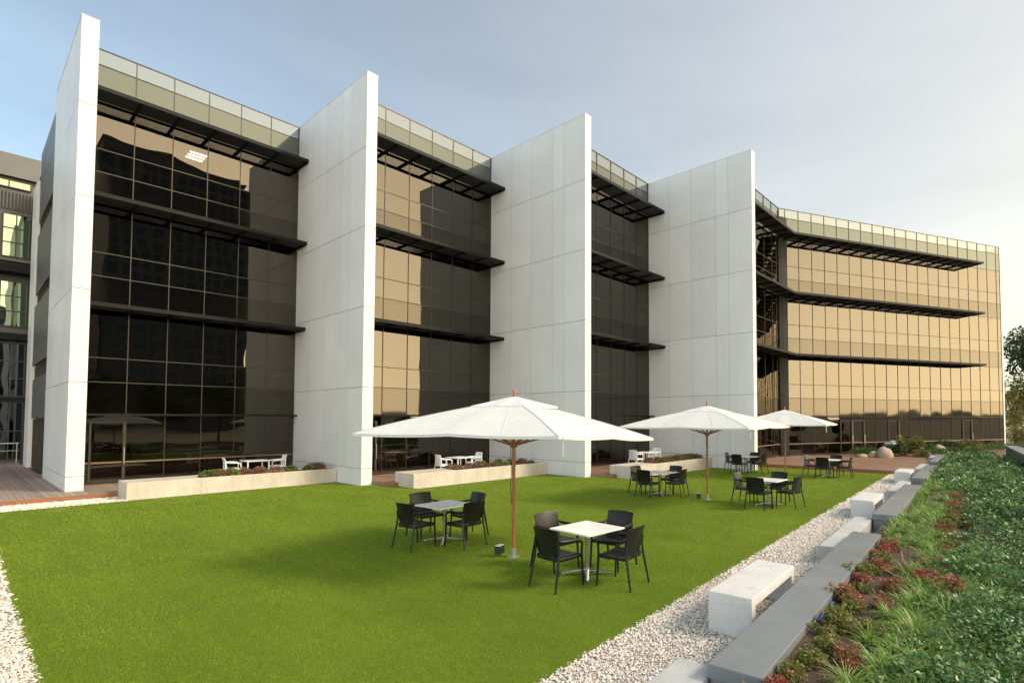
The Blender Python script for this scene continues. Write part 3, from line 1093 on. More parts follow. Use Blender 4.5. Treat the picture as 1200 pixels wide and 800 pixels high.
# ------------------------------------------------------------------ chairs and tables
def make_chair(name, label, mat):
    t = empty(name, label, 'chair')
    t.scale = (1.05, 1.05, 1.07)
    # seat faces -y; the backrest stands at +y
    g = []
    for i in range(9):
        u = i / 8
        y = -.22 + .44 * u
        r = []
        for j in range(9):
            v = j / 8 * 2 - 1
            w = .235 - .02 * u
            z = .445 - .018 * math.cos(v * 1.5) * math.sin(u * 2.6 + .3) + (-.02 if i == 0 else 0)
            r.append(Vector((v * w, y, z)))
        g.append(r)
    b = MB(); b.sheet(g, .022); b.build('seat', mat, t, smooth=True)
    g = []
    for i in range(13):
        u = i / 12                                   # 0 bottom, 1 top
        half = .232 + .012 * u
        if u < .34:
            half *= math.sqrt(max(.03, 1 - ((.34 - u) / .36) ** 2)) * 1.0     # rounded lower corners
        r = []
        for j in range(11):
            v = j / 10 * 2 - 1
            y = .215 + .015 * u + .085 * u * u - .045 * v * v * (.5 + .5 * u)
            z = .40 + .435 * u - (.012 * v * v if u > .95 else 0)
            r.append(Vector((v * half, y, z)))
        g.append(r)
    b = MB(); b.sheet(g, .016); b.build('backrest', mat, t, smooth=True)
    for sx in (-1, 1):
        # rear leg: splayed outwards and back, carries on up into the side of the back
        b = MB()
        b.tube([(sx * .275, .315, 0), (sx * .262, .275, .22), (sx * .248, .235, .42), (sx * .238, .225, .55), (sx * .236, .245, .68)],
               [(.013, .016), (.015, .019), (.018, .022), (.014, .018), (.008, .010)], 8)
        b.build('leg', mat, t, smooth=True)
        b = MB()
        b.tube([(sx * .262, -.245, 0), (sx * .256, -.232, .22), (sx * .25, -.222, .42), (sx * .252, -.225, .54)],
               [(.013, .016), (.015, .019), (.017, .022), (.016, .018)], 8)
        b.build('leg', mat, t, smooth=True)
        b = MB()
        b.tube([(sx * .252, -.225, .535), (sx * .262, -.222, .585), (sx * .268, -.19, .622), (sx * .272, -.10, .642), (sx * .268, .06, .648), (sx * .256, .17, .655), (sx * .24, .235, .675)],
               [(.018, .015), (.021, .014), (.024, .013), (.026, .012), (.026, .012), (.020, .012), (.012, .010)], 8)
        b.build('armrest', mat, t, smooth=True)
    b = MB()
    b.box(-.235, .235, -.225, -.195, .385, .435); b.box(-.225, .225, .19, .215, .38, .43)
    b.box(-.245, -.222, -.2, .2, .385, .432); b.box(.222, .245, -.2, .2, .385, .432)
    b.build('apron', mat, t, bevel=.008)
    return t

def make_table(name, label):
    t = empty(name, label, 'table')
    b = MB(); b.box(-.43, .43, -.43, .43, .722, .748); b.build('tabletop', M['tabletop'], t, bevel=.006)
    b = MB(); b.lathe([(.036, .07), (.036, .69), (.05, .70), (.05, .705)], 18); b.box(-.2, .2, -.03, .03, .703, .7215); b.box(-.03, .03, -.2, .2, .702, .7205)
    b.build('column', M['chrome'], t, smooth=True)
    for k in range(4):
        b = MB()
        a = R(45 + 90 * k)
        b.X = Matrix.Rotation(a, 4, 'Z')
        b.add([(0, -.04, .03), (0, .04, .03), (0, .04, .095), (0, -.04, .095), (.42, -.022, .012), (.42, .022, .012), (.42, .022, .035), (.42, -.022, .035)],
              [(0, 1, 2, 3), (4, 7, 6, 5), (0, 4, 5, 1), (1, 5, 6, 2), (2, 6, 7, 3), (3, 7, 4, 0)])
        b.lathe([(.02, 0), (.02, .014)], 10, c=(.39, 0))
        b.build('foot', M['chrome'], t, bevel=.006)
    return t

TBL = [  # x, y, where
    (6.50, 9.42, 'left of the front parasol pole', 'front parasol'),
    (6.56, 5.62, 'closest of all to the viewer', 'front'),
    (14.90, 9.62, 'left of the middle parasol pole', 'middle'),
    (15.08, 6.02, 'right of the middle parasol pole', 'middle'),
    (23.75, 10.55, 'left of the far parasol pole', 'far'),
    (24.20, 6.95, 'right of the far parasol pole, by the red deck', 'far')]
SIDE = {'w': ('seen from behind at the left of the ', (-.66, 0), R(90)), 's': ('seen from behind at the right of the ', (0, -.66), R(180)),
        'n': ('facing us behind the left of the ', (0, .66), 0), 'e': ('facing us behind the right of the ', (.66, 0), R(-90))}
proto_c = proto_t = None
for i, (x, y, wh, _) in enumerate(TBL):
    lab = 'square white cafe table ' + wh
    if proto_t is None:
        proto_t = make_table('cafe_table', lab); proto_t['group'] = 'white cafe tables on the lawn'
        to = proto_t
    else:
        to = dup(proto_t, (0, 0, 0), 0, lab)
    to.location = (x, y, .004)
    to.rotation_euler = (0, 0, R([2, -3, 4, 1, -2, 6][i]))
    for s, (txt, (dx, dy), rz) in SIDE.items():
        lab = 'black armchair ' + txt + ['table left of the front parasol', 'table closest to the viewer', 'table left of the middle parasol',
              'table right of the middle parasol', 'table left of the far parasol', 'table by the red deck'][i]
        if proto_c is None:
            proto_c = make_chair('armchair', lab, M['plastic']); proto_c['group'] = 'black armchairs on the lawn'
            c = proto_c
        else:
            c = dup(proto_c, (0, 0, 0), 0, lab)
        k = 1.0 + random.uniform(-.05, .08)
        c.location = (x + dx * k + random.uniform(-.04, .04), y + dy * k + random.uniform(-.04, .04), .004)
        c.rotation_euler = (0, 0, rz + R(random.uniform(-9, 9)))
# white terrace tables behind the planters
pcw = ptw = None
WT = [(7.62, 23.75, 'behind the planter at the darkest bay'), (13.75, 18.95, 'behind the planter beside the front parasol'), (21.6, 14.75, 'behind the planter near the middle parasol'), (39.75, 7.35, 'by the golden glass wing')]
for i, (x, y, wh) in enumerate(WT):
    lab = 'white terrace table ' + wh
    if ptw is None:
        ptw = empty('terrace_table', lab, 'table', group='white terrace tables')
        b = MB(); b.box(-.42, .42, -.42, .42, .70, .735); b.build('tabletop', M['plastic_w'], ptw, bevel=.008)
        for sx in (-1, 1):
            for sy in (-1, 1):
                b = MB(); b.tube([(sx * .37, sy * .37, 0), (sx * .36, sy * .36, .70)], .026, 8); b.build('leg', M['plastic_w'], ptw)
        to = ptw
    else:
        to = dup(ptw, (0, 0, 0), 0, lab)
    to.location = (x, y, DECK + .002)
    to.rotation_euler = (0, 0, R(3 * i))
    for nm, dx, dy, rz in (('left', -.78, -.02, R(82)), ('right', .80, .05, R(-95))):
        lab = 'white armchair on the %s of the terrace table %s' % (nm, wh)
        if pcw is None:
            pcw = make_chair('terrace_chair', lab, M['plastic_w']); pcw['group'] = 'white armchairs on the terrace'
            c = pcw
        else:
            c = dup(pcw, (0, 0, 0), 0, lab)
        c.location = (x + dx, y + dy, DECK + .002)
        c.rotation_euler = (0, 0, rz)
# dark wooden tables inside the ground floor
pin = None
for i, (x, y, wh) in enumerate(((11.9, 23.2, 'inside the golden bay behind the ground floor glass'), (18.75, 18.4, 'inside the third bay behind the ground floor glass'))):
    lab = 'brown wooden dining table ' + wh
    if pin is None:
        pin = empty('dining_table', lab, 'table', group='wooden tables inside')
        b = MB(); b.box(-.6, .6, -.4, .4, .71, .745); b.build('tabletop', M['teak'], pin)
        for sx in (-1, 1):
            for sy in (-1, 1):
                b = MB(); b.box(sx * .55 - .025, sx * .55 + .025, sy * .35 - .025, sy * .35 + .025, 0, .71); b.build('leg', M['teak'], pin)
        to = pin
    else:
        to = dup(pin, (0, 0, 0), 0, lab)
    to.location = (x, y, DECK + .007)
    c = dup(pcw, (x + .95, y - .05, DECK + .007), R(-90), 'pale armchair at the wooden dining table ' + wh, 'armchairs inside')

# ------------------------------------------------------------------ parasols
def make_parasol(name, label, hd, rot, droop):
    """square market parasol: hd = centre to corner, droop = per-corner sag"""
    t = empty(name, label, 'parasol', group='white market parasols on the lawn')
    ze, zt, zp = 2.30, 2.86, 2.66
    def rim(k8):
        """k8: 0..7, even = corner, odd = edge middle"""
        a = rot + k8 * math.pi / 4
        if k8 % 2 == 0:
            c = droop[k8 // 2]
            return Vector((math.cos(a) * (hd + c[1]), math.sin(a) * (hd + c[1]), ze - .03 - c[0]))
        p, q = rim((k8 - 1) % 8), rim((k8 + 1) % 8)
        m = (p + q) / 2
        return Vector((m.x * .985, m.y * .985, m.z + .012))
    R8 = [rim(k) for k in range(8)]
    NS, NR = 8, 12
    top = Vector((0, 0, zt))
    ring_top, ring_bot = [], []
    for ir in range(NR + 1):
        f = .0 + ir / NR
        row = []
        for k in range(8):
            for s in range(NS):
                u = s / NS
                pa = top.lerp(R8[k], f); pb = top.lerp(R8[(k + 1) % 8], f)
                p = pa.lerp(pb, u)
                bow = math.sin(u * math.pi)
                p.z += .035 * math.sin(f * math.pi) - bow * .022 * f     # ribs bend, cloth hollows between
                # hem scallops inwards between ribs
                sc = 1 - .018 * bow * f * f
                row.append(Vector((p.x * sc, p.y * sc, p.z)))
        ring_top.append(row)
    b = MB()
    n = 8 * NS
    vs = [p for row in ring_top for p in row]
    fs = []
    for i in range(NR):
        for k in range(n):
            fs.append((i * n + k, (i + 1) * n + k, (i + 1) * n + (k + 1) % n, i * n + (k + 1) % n))
    # hem: short valance so that the cloth has an edge
    base = len(vs)
    for k in range(n):
        p = ring_top[-1][k]
        vs.append(Vector((p.x * .997, p.y * .997, p.z - .045)))
    for k in range(n):
        fs.append((NR * n + k, base + k, base + (k + 1) % n, NR * n + (k + 1) % n))
    b.add(vs, fs)
    cv = b.build('canopy', M['canvas'], t, smooth=True, angle=18)
    # stitched seams over the ribs and down the middle of each panel
    b = MB()
    for k in range(8):
        for u, wd in ((0, .016), (NS // 2, .007)):
            c_ = k * NS + u
            pts = [ring_top[i][c_] + Vector((0, 0, .004)) for i in range(3, NR + 1)]
            b.tube(pts, [(wd, .004)] * len(pts), 4)
    b.build('seam', M['seam'], cv)
    # vent cap over the crown
    b = MB()
    vs, fs = [Vector((0, 0, zt + .06))], []
    m8 = []
    for k in range(8):
        d = R8[k].copy(); d.z = 0
        q = d * .29
        m8.append(Vector((q.x, q.y, zt - .125 + (.0 if k % 2 == 0 else .006))))
    for k in range(8):
        for s in range(4):
            p = m8[k].lerp(m8[(k + 1) % 8], s / 4)
            p.z -= math.sin(s / 4 * math.pi) * .012
            vs.append(p)
    lo = [Vector((p.x, p.y, p.z - .03)) for p in vs[1:]]
    for k in range(32):
        fs.append((0, 1 + k, 1 + (k + 1) % 32))
        fs.append((1 + k, 33 + k, 33 + (k + 1) % 32, 1 + (k + 1) % 32))
    b.add(vs + lo, fs)
    b.build('vent_cap', M['canvas'], cv)
    b = MB()
    b.tube([(0, 0, .12), (0, 0, 2.82)], .032, 14)
    b.build('pole', M['teak'], t, smooth=True)
    b = MB()
    b.lathe([(.026, 2.90), (.034, 2.915), (.034, 2.95), (.024, 2.965), (.030, 2.985), (.028, 3.02), (.014, 3.05), (.004, 3.065)], 12)
    b.build('finial', M['teak'], t, smooth=True)
    b = MB()
    b.lathe([(.05, 1.98), (.075, 2.0), (.075, 2.07), (.05, 2.09)], 12)
    b.lathe([(.05, 2.70), (.07, 2.72), (.07, 2.78), (.05, 2.80)], 12)
    b.build('hub', M['teak'], t, smooth=True)
    for k in range(8):
        b = MB()
        e = R8[k]
        pts = []
        for i in range(9):
            f = .04 + i / 8 * .93
            p = top.lerp(e, f); p.z += .035 * math.sin(f * math.pi) - .035
            pts.append(p)
        b.tube(pts, [(.014, .011)] * 9, 6)
        rb = b.build('rib', M['teak'], t, smooth=True)
        b = MB()
        f = .56
        p = top.lerp(e, f); p.z += .035 * math.sin(f * math.pi) - .05
        d = Vector((e.x, e.y, 0)).normalized()
        b.tube([d * .06 + Vector((0, 0, 2.03)), p], [(.017, .020), (.015, .018)], 6)
        b.build('strut', M['teak'], rb)
    b = MB()
    b.lathe([(.045, -.01), (.045, .16), (.038, .165)], 14)
    b.lathe([(.12, -.01), (.12, .012)], 18)
    b.build('ground_sleeve', M['steel'], t, smooth=True)
    # crank cord hanging down the pole and the tie strap at one corner
    b = MB()
    b.tube([(-.06, .01, 2.02), (-.075, .0, 1.75), (-.05, .0, 1.55), (-.07, .01, 1.3), (-.045, 0, 1.05), (-.06, 0, .95)], .006, 5)
    b.build('cord', M['black'], t)
    b = MB()
    c = R8[4] * .93 + R8[5] * .07
    b.tube([c + Vector((0, 0, -.02)), c + Vector((.01, .01, -.14)), c + Vector((-.01, .0, -.30))], [(.012, .002)] * 3, 4)
    b.build('tie_strap', M['canvas'], t)
    return t

UM = [(6.55, 7.38), (15.0, 7.92), (23.6, 8.62)]
UL = ['wide white square parasol nearest the viewer, on a brown wooden pole', 'white square parasol in the middle of the lawn on a wooden pole', 'white square parasol farthest off, by the red timber deck']
UROT = [62, 50, 54]
for i, (x, y) in enumerate(UM):
    dr = [(0, 0)] * 4
    if i == 0: dr = [(0, 0), (.0, .1), (0, 0), (.16, .30)]
    o = make_parasol('market_parasol', UL[i], [2.60, 2.82, 2.75][i], R(UROT[i]), dr)
    o.location = (x, y, 0)
    l = empty('garden_spotlight', ['small black spotlight on the grass beside the front parasol pole', 'small black spotlight on the grass beside the middle parasol pole', 'small black spotlight on the grass beside the far parasol pole'][i],
              'spotlight', (x - .12, y + .24, .0), R(20), 'spotlights by the parasol poles')
    b = MB(); b.box(-.09, .09, -.055, .055, .05, .19); b.box(-.094, -.089, -.05, .05, .055, .185)
    b.build('housing', M['black'], l, bevel=.008)
    b = MB(); b.box(-.085, .085, -.05, .05, .191, .199); b.build('lens', M['lens'], l)
    b = MB(); b.tube([(0, 0, -.02), (0, 0, .05)], .014, 8); b.build('stake', M['black'], l)

# ------------------------------------------------------------------ benches, blocks, slabs along the planting bed
BW = ['closest to the viewer', 'in the middle of the gravel strip', 'near the red deck']
for k in range(3):
    s = 8.78 * k
    p = row(s, 0)
    ln = 1.72
    b = MB()
    b.box(0, ln, -.53, 0, .35, .465); b.box(0, .13, -.53, 0, -.03, .351); b.box(ln - .13, ln, -.53, 0, -.03, .351)
    o = b.build('concrete_bench', M['bench'], bevel=.008, org=(0, 0, 0))
    o.location = (p[0], p[1], 0); o.rotation_euler = (0, 0, ROW_A)
    tag(o, 'pale concrete bench open underneath, on white gravel, ' + BW[k], 'bench', 'concrete benches on the gravel')
for k in range(-1, 4):
    s = 8.78 * k + 3.92
    p = row(s, -.345)
    ln = 3.42
    b = MB()
    b.box(0, ln, -.375, 0, -.05, .295)
    o = b.build('concrete_block', M['lowblock'], bevel=.012, org=(0, 0, 0))
    o.location = (p[0], p[1], 0); o.rotation_euler = (0, 0, ROW_A)
    tag(o, 'low grey concrete block sunk in the gravel ' + ['beside the front end of the first slab', 'just beyond the first bench', 'just beyond the second bench', 'just beyond the third bench', 'out past the timber deck'][k + 1], 'block', 'low concrete blocks')
for k in range(4):
    s = 8.78 * k - 1.68
    p = row(s, -.73)
    ln = 6.55
    b = MB()
    b.box(0, ln, -.47, 0, .30, .425)
    b.box(.02, ln - .02, -.45, -.02, -.05, .299)
    o = b.build('stone_slab', M['slab'], bevel=.008, org=(0, 0, 0))
    o.location = (p[0], p[1], 0); o.rotation_euler = (0, 0, ROW_A)
    tag(o, 'long dark grey stone coping slab ' + ['closest to the viewer beside the first bench', 'beside the middle bench', 'beside the bench by the red deck', 'out on the timber deck'][k], 'slab', 'stone slabs edging the bed')

# ------------------------------------------------------------------ planting bed
def soil_h(x, y):
    return .30 + .05 * np.sin(x * .9) * np.sin(y * 1.7 + 1)
b = MB()
nx, ny = 90, 14
gv, gf = [], []
for i in range(nx + 1):
    x = 1.0 + 37 * i / nx
    for j in range(ny + 1):
        y0 = row(x - 5.77, -1.16)[1]
        y = y0 + (-3.6 - y0) * j / ny
        gv.append((x, y, float(soil_h(x, y)) + random.uniform(-.015, .015)))
for i in range(nx):
    for j in range(ny):
        a = i * (ny + 1) + j
        gf.append((a, a + 1, a + ny + 2, a + ny + 1))
b.add(gv, gf)
structure(b.build('planting_bed', M['mulch'], smooth=True, angle=180))
# front kerb face of the bed between the slabs
b = MB()
for k in range(4):
    q0 = row(8.78 * k + 4.80, -.95); q1 = row(8.78 * k + 7.12, -.95)
    b.prism([tuple(q0), tuple(q1), tuple(q1 + E2 * -.18), tuple(q0 + E2 * -.18)], -.05, .24)
structure(b.build('bed_edge', M['mulch']))

def edge_y(x): return 2.0 + (x - 5.77) * .07 - .05         # front edge of the planting, just behind the slabs

# red shrubs: each a thing, three forms
red_protos = []
for i in range(4):
    parts = []
    for st in range(9):
        a, rr = random.uniform(0, 6.28), random.uniform(.02, .17)
        c = np.array([[math.cos(a) * rr, math.sin(a) * rr, random.uniform(.07, .22)]])
        parts.append(crown(c, np.array([random.uniform(.06, .1)]), 75, .05, zmin=.01))
    V, F, T = merge(parts)
    o = fast_mesh('red_shrub', V, F, M['leaf_red' if i % 2 == 0 else 'leaf_redgreen'], T)
    COL.objects.unlink(o)
    red_protos.append(o)
RED = [(x, edge_y(x) - random.uniform(.12, .38)) for x in np.arange(3.9, 10.4, .33)]
RED += [(x, edge_y(x) - random.uniform(.45, .7)) for x in np.arange(4.2, 9.5, .9)]
RED2 = [(x, 1.02 + (x - 8) * .055 + random.uniform(-.22, .22)) for x in np.arange(8.0, 18.5, .42)]
RED3 = [(x, edge_y(x) - random.uniform(.1, .6)) for x in np.arange(25.6, 29.5, .32)]
for rr, txt in ((RED, 'beside the long dark stone slab'), (RED2, 'in the row running through the middle of the bed'), (RED3, 'at the far end of the bed by the deck')):
    for i, (x, y) in enumerate(rr):
        p = random.choice(range(4))
        o = red_protos[p].copy()
        COL.objects.link(o)
        sc = random.uniform(.6, 1.0)
        o.scale = (sc, sc, sc * random.uniform(.65, .9))
        o.location = (x, y, float(soil_h(x, y)) - .01)
        o.rotation_euler = (0, 0, random.uniform(0, 6.28))
        kind = ['crimson leaved low shrub', 'bronze green low shrub'][p % 2]
        tag(o, kind + ' ' + txt, 'shrub', kind + 's ' + txt)

# strappy grass: nearest tufts as things, the mass as ground cover
tuft_protos = []
for i in range(4):
    V, F, T = strap_tuft(np.zeros(3), 75, .31, .012)
    o = fast_mesh('grass_tuft', V, F, M['leaf_strap'], T)
    COL.objects.unlink(o)
    tuft_protos.append(o)
near_t = [(8.55, 1.42, 1.15), (4.3, 1.0, 1.0), (4.75, 1.25, .9), (5.2, 1.1, 1.1), (5.75, 1.3, 1.0), (5.4, .75, 1.1), (6.3, 1.0, 1.15), (6.6, 1.28, .9), (4.7, .72, 1.1), (6.0, .6, 1.0), (7.3, 1.15, 1.0), (7.0, .8, 1.1), (5.0, .45, 1.1)]
for i, (x, y, sc) in enumerate(near_t):
    o = tuft_protos[i % 4].copy()
    COL.objects.link(o)
    o.location = (x, y, float(soil_h(x, y))); o.scale = (sc, sc, sc); o.rotation_euler = (0, 0, random.uniform(0, 6.28))
    if i == 0: tag(o, 'large arching grass tuft standing alone on bare mulch between the two red rows', 'grass tuft')
    else: tag(o, 'strappy green grass tuft in the open front part of the bed', 'grass tuft', 'grass tufts in the front of the bed')
parts = []
for x in np.arange(3.2, 30, .24):
    e = edge_y(x)
    far = x > 10.4
    hi = e - (.12 if far else .75)
    lo = (.95 + (x - 8) * .055 + .2) if x > 8 else .75
    lo = min(lo, hi - .3)
    nrow = int((hi - lo) / (.15 if x < 12 else .2)) + 1
    for _ in range(nrow):
        y = random.uniform(lo, hi)
        if 7.4 < x < 9.6 and random.random() < .5: continue
        xx = x + random.uniform(-.12, .12)
        L = random.uniform(.2, .32)
        parts.append(strap_tuft(np.array([xx, y, float(soil_h(xx, y))]), 46 if x < 12 else 28, L, .011 if x < 12 else .016, 4 if x < 12 else 3, 1.15))
# thin straggle of grass inside the near shrubs and mulch
for _ in range(170):
    x = random.uniform(3.4, 9.5); y = random.uniform(.2, 1.2)
    parts.append(strap_tuft(np.array([x, y, float(soil_h(x, y))]), 26, random.uniform(.2, .34), .011, 4, 1.15))
V, F, T = merge(parts)
tag(fast_mesh('strappy_grass', V, F, M['leaf_strap'], T), 'strappy green grass carpeting the planting bed', 'ground cover', kind='stuff')

def shrub_mass():
    out = []
    # clump bumps
    nb_ = 1150
    cx = rng.uniform(3.0, 37, nb_); 
    top = np.where(cx < 8, .85, .95 + (cx - 8) * .055 - .1)
    top = np.where(cx > 18, edge_y(cx) - .15 - np.clip(24 - cx, 0, 6) * .16, top)
    cy = top - rng.random(nb_) ** .9 * (top + 3.2)
    cr = rng.uniform(.22, .5, nb_); ch = rng.uniform(.16, .42, nb_) * np.clip(.5 + (top - cy) * 1.2, .4, 1.15)
    sz_ = rng.uniform(.7, 1.25, nb_)
    for i in range(nb_):
        d = math.hypot(cx[i], cy[i])
        if cx[i] < 2.5 and cy[i] > -.5: continue
        n = int(190 * (cr[i] / .35) ** 2 * (1.2 if d < 9 else (.85 if d < 16 else .5)))
        size = .050 if d < 9 else (.068 if d < 16 else .10)
        a = rng.uniform(0, 2 * np.pi, n); r = np.sqrt(rng.random(n)) * cr[i]
        x = cx[i] + np.cos(a) * r; y = cy[i] + np.sin(a) * r
        h = ch[i] * (1 - (r / cr[i]) ** 2 * .85) * (1 - .35 * rng.random(n) ** 2)
        z = soil_h(x, y) + h
        P = np.column_stack([x, y, z])
        D = np.column_stack([np.cos(a), np.sin(a), rng.uniform(-.2, .9, n)]) + rng.normal(0, .5, (n, 3))
        N = rand_dirs(n, 1.4)
        L = size * rng.uniform(.65, 1.3, n) * sz_[i]
        tone = np.clip(rng.normal(.46, .17, n) + rng.normal(0, .17), 0, 1)
        tone = np.where(rng.random(n) < .06, rng.uniform(.85, 1, n), tone)
        out.append(leaves(P, D, N, L, L * .6, tone))
    V, F, T = merge(out)
    tag(fast_mesh('glossy_ground_cover', V, F, M['leaf_glossy'], T), 'glossy dark blue green shrubs covering the planting bed', 'ground cover', kind='stuff')
shrub_mass()

# leaf litter on the mulch
n = 1500
lx = rng.uniform(3.4, 18, n)
ly = edge_y(lx) - rng.uniform(.02, 1.6, n)
P = np.column_stack([lx, ly, soil_h(lx, ly) + .015])
V, F, T = leaves(P, np.column_stack([rng.normal(size=(n, 2)), rng.normal(0, .15, n)]), rand_dirs(n, 3), rng.uniform(.03, .07, n), rng.uniform(.012, .03, n), rng.random(n))
tag(fast_mesh('leaf_litter', V, F, M['litter'], T), 'dry tan leaf litter scattered on the bark mulch', 'leaf litter', kind='stuff')
# dry stalks lying in the bed and pieces of blue pipe by the slab
for x, y, a, L in ((5.15, 1.35, 70, .35), (6.9, 1.42, 40, .4), (8.3, 1.55, 95, .3), (8.75, 1.2, 100, .32), (9.3, 1.6, 20, .35), (5.6, 1.0, 30, .25)):
    b = MB()
    b.tube([(-L / 2, 0, .02), (0, .01, .05), (L / 2, 0, .14)], [.009, .008, .006], 6)
    o = b.build('dry_stalk', M['stick'], org=(0, 0, 0))
    o.location = (x, y, float(soil_h(x, y)) + .03); o.rotation_euler = (0, 0, R(a))
    tag(o, 'dry tan stalk lying on the mulch of the planting bed', 'stalk', 'dry stalks in the bed')
for i, (s, L) in enumerate(((.05, .3), (.62, .14), (2.35, .2))):
    p = row(s, -1.225)
    b = MB()
    b.tube([(0, 0, 0), (L * .3, -.02, .02), (L * .7, -.015, .015), (L, .0, -.01)], .014, 8)
    o = b.build('irrigation_pipe', M['pipe'], smooth=True, org=(0, 0, 0))
    o.location = (p[0], p[1], .36); o.rotation_euler = (0, 0, ROW_A)
    tag(o, ['longest piece of blue irrigation pipe along the stone slab', 'short piece of blue pipe beside a red shrub', 'farther piece of blue pipe at the slab edge'][i], 'pipe', 'blue pipe along the slab')
# a small grass clump in front of the first slab
V, F, T = strap_tuft(np.zeros(3), 40, .26, .011)
o = fast_mesh('grass_tuft', V, F, M['leaf_strap'], T)
o.location = (3.93, 2.42, .0)
tag(o, 'small grass tuft growing from the gravel at the end of the dark slab', 'grass tuft')
# raised wall beyond the bed on the right
b = MB()
b.prism([(36.8, 1.28), (28.2, .36), (24.0, -.1), (24.0, -.6), (28.2, -.15), (36.8, .85)], -.05, .97)
b.prism([(36.83, 1.33), (28.17, .41), (23.95, -.04), (23.95, -.65), (28.2, -.20), (36.85, .80)], .972, 1.05)
o = b.build('garden_wall', M['slab'])
tag(o, 'dark stone garden wall with a flat cap behind the shrub bed', 'wall')

# ------------------------------------------------------------------ rocks and shrubs by the wing
def rock(x, y, sx, sy, sz, label, seed):
    r = np.random.default_rng(seed)
    n1, n2 = 12, 20
    vs, fs = [], []
    ph = r.uniform(0, 6, 6)
    for i in range(n1 + 1):
        th = math.pi * i / n1 * .62
        for j in range(n2):
            p = 2 * math.pi * j / n2
            d = 1 + .10 * math.sin(2 * p + ph[0]) + .07 * math.sin(3 * p + ph[1] + th * 2) + .05 * math.sin(5 * p + ph[2] + 3 * th) + r.normal(0, .012)
            vs.append((sx * d * math.sin(th) * math.cos(p), sy * d * math.sin(th) * math.sin(p), sz * (math.cos(th) - math.cos(math.pi * .62)) / (1 - math.cos(math.pi * .62)) * (1 + .06 * math.sin(p + ph[3])) - .03))
    for i in range(n1):
        for j in range(n2):
            fs.append((i * n2 + j, (i + 1) * n2 + j, (i + 1) * n2 + (j + 1) % n2, i * n2 + (j + 1) % n2))
    b = MB(); b.add(vs, fs)
    o = b.build('boulder', M['rock'], smooth=True, angle=60, org=(0, 0, 0))
    o.location = (x, y, DECK)
    tag(o, label, 'boulder', 'boulders by the glass wing')
rock(36.6, 7.2, .55, .45, .66, 'tall rounded tan boulder at the deck edge', 1)
rock(36.75, 7.85, .42, .36, .36, 'medium tan boulder between the tall one and the flat one', 2)
rock(36.1, 8.4, .48, .36, .22, 'flat tan boulder lowest of the row on the deck', 3)
rock(41.5, 4.92, .55, .42, .68, 'slanting pale boulder standing among the shrubs', 4)
rock(39.6, 5.55, .5, .38, .38, 'low pale boulder half hidden in the shrubs', 5)

def bush(name, x, y, r, h, n, size, mat, label, cat='shrub', group=None, z=DECK, clumps=14, squash=1.0):
    c = []
    for _ in range(clumps):
        a, q = random.uniform(0, 6.28), math.sqrt(random.random()) * r * .75
        c.append((math.cos(a) * q, math.sin(a) * q, h * (.22 + .62 * random.random() * (1 - .5 * (q / r)))))
    V, F, T = crown(np.array(c), np.random.default_rng(3).uniform(.28, .45, clumps) * min(r, h), n, size, zmin=.02)
    o = fast_mesh(name, V, F, M[mat], T)
    o.location = (x, y, z)
    tag(o, label, cat, group)
    return o
bush('bamboo_shrub', 38.9, 6.25, .85, 1.55, 2400, .13, 'leaf_olive', 'feathery yellow green shrub behind the tall boulder')
bush('dark_shrub', 38.5, 7.0, .75, .85, 1700, .10, 'leaf_tree', 'dark green rounded shrub beside the tall boulder')
bush('dark_shrub', 43.6, 4.75, .85, 1.0, 1600, .11, 'leaf_tree', 'dark bushy shrub behind the slanting boulder')
bush('dark_shrub', 41.3, 5.75, .7, .8, 1300, .10, 'leaf_hedge', 'mid green shrub between the two pale boulders')
bush('gold_shrub', 44.4, 3.65, .95, 1.05, 2000, .11, 'leaf_olive', 'golden green shrub against the wing glass')
bush('small_shrub', 38.4, 5.6, .6, .45, 900, .08, 'leaf_olive', 'small grey green shrub spilling between the boulders')
def hedge(pts, w, h, n, size, mat, label, z=DECK):
    parts = []
    P = np.array(pts, float)
    seg = np.linalg.norm(np.diff(P, axis=0), axis=1); tot = seg.sum()
    k = rng.choice(len(seg), n, p=seg / tot)
    u = rng.random(n)[:, None]
    base = P[k] * (1 - u) + P[k + 1] * u
    a = rng.uniform(0, 2 * np.pi, n); r = np.sqrt(rng.random(n)) * w / 2
    zz = h * np.sqrt(np.clip(1 - (r / (w / 2)) ** 2, 0, 1)) * (1 - .4 * rng.random(n) ** 2)
    Q = np.column_stack([base[:, 0] + np.cos(a) * r, base[:, 1] + np.sin(a) * r, zz + .01])
    D = np.column_stack([np.cos(a), np.sin(a), np.full(n, .7)]) + rng.normal(0, .5, (n, 3))
    V, F, T = leaves(Q, D, rand_dirs(n, 1), size * rng.uniform(.7, 1.3, n), size * .4, np.clip(rng.normal(.5, .2, n), 0, 1))
    o0 = P.mean(0)
    V = V - np.array([o0[0], o0[1], 0])
    o = fast_mesh('low_hedge', V, F, M[mat], T)
    o.location = (o0[0], o0[1], z)
    tag(o, label, 'hedge')
hedge([(38.1, 4.95), (39.6, 3.8), (41.2, 2.6)], 1.1, .55, 3000, .10, 'leaf_hedge', 'low bright green hedge along the deck in front of the gold shrub')
hedge([(36.9, 9.0), (38.4, 8.1)], .9, .48, 1300, .10, 'leaf_hedge', 'low green hedge behind the flat boulder')
hedge([(45.2, 3.0), (48.5, 1.5), (53, -.6)], 1.1, .6, 2200, .12, 'leaf_hedge', 'low hedge running off past the end of the wing')

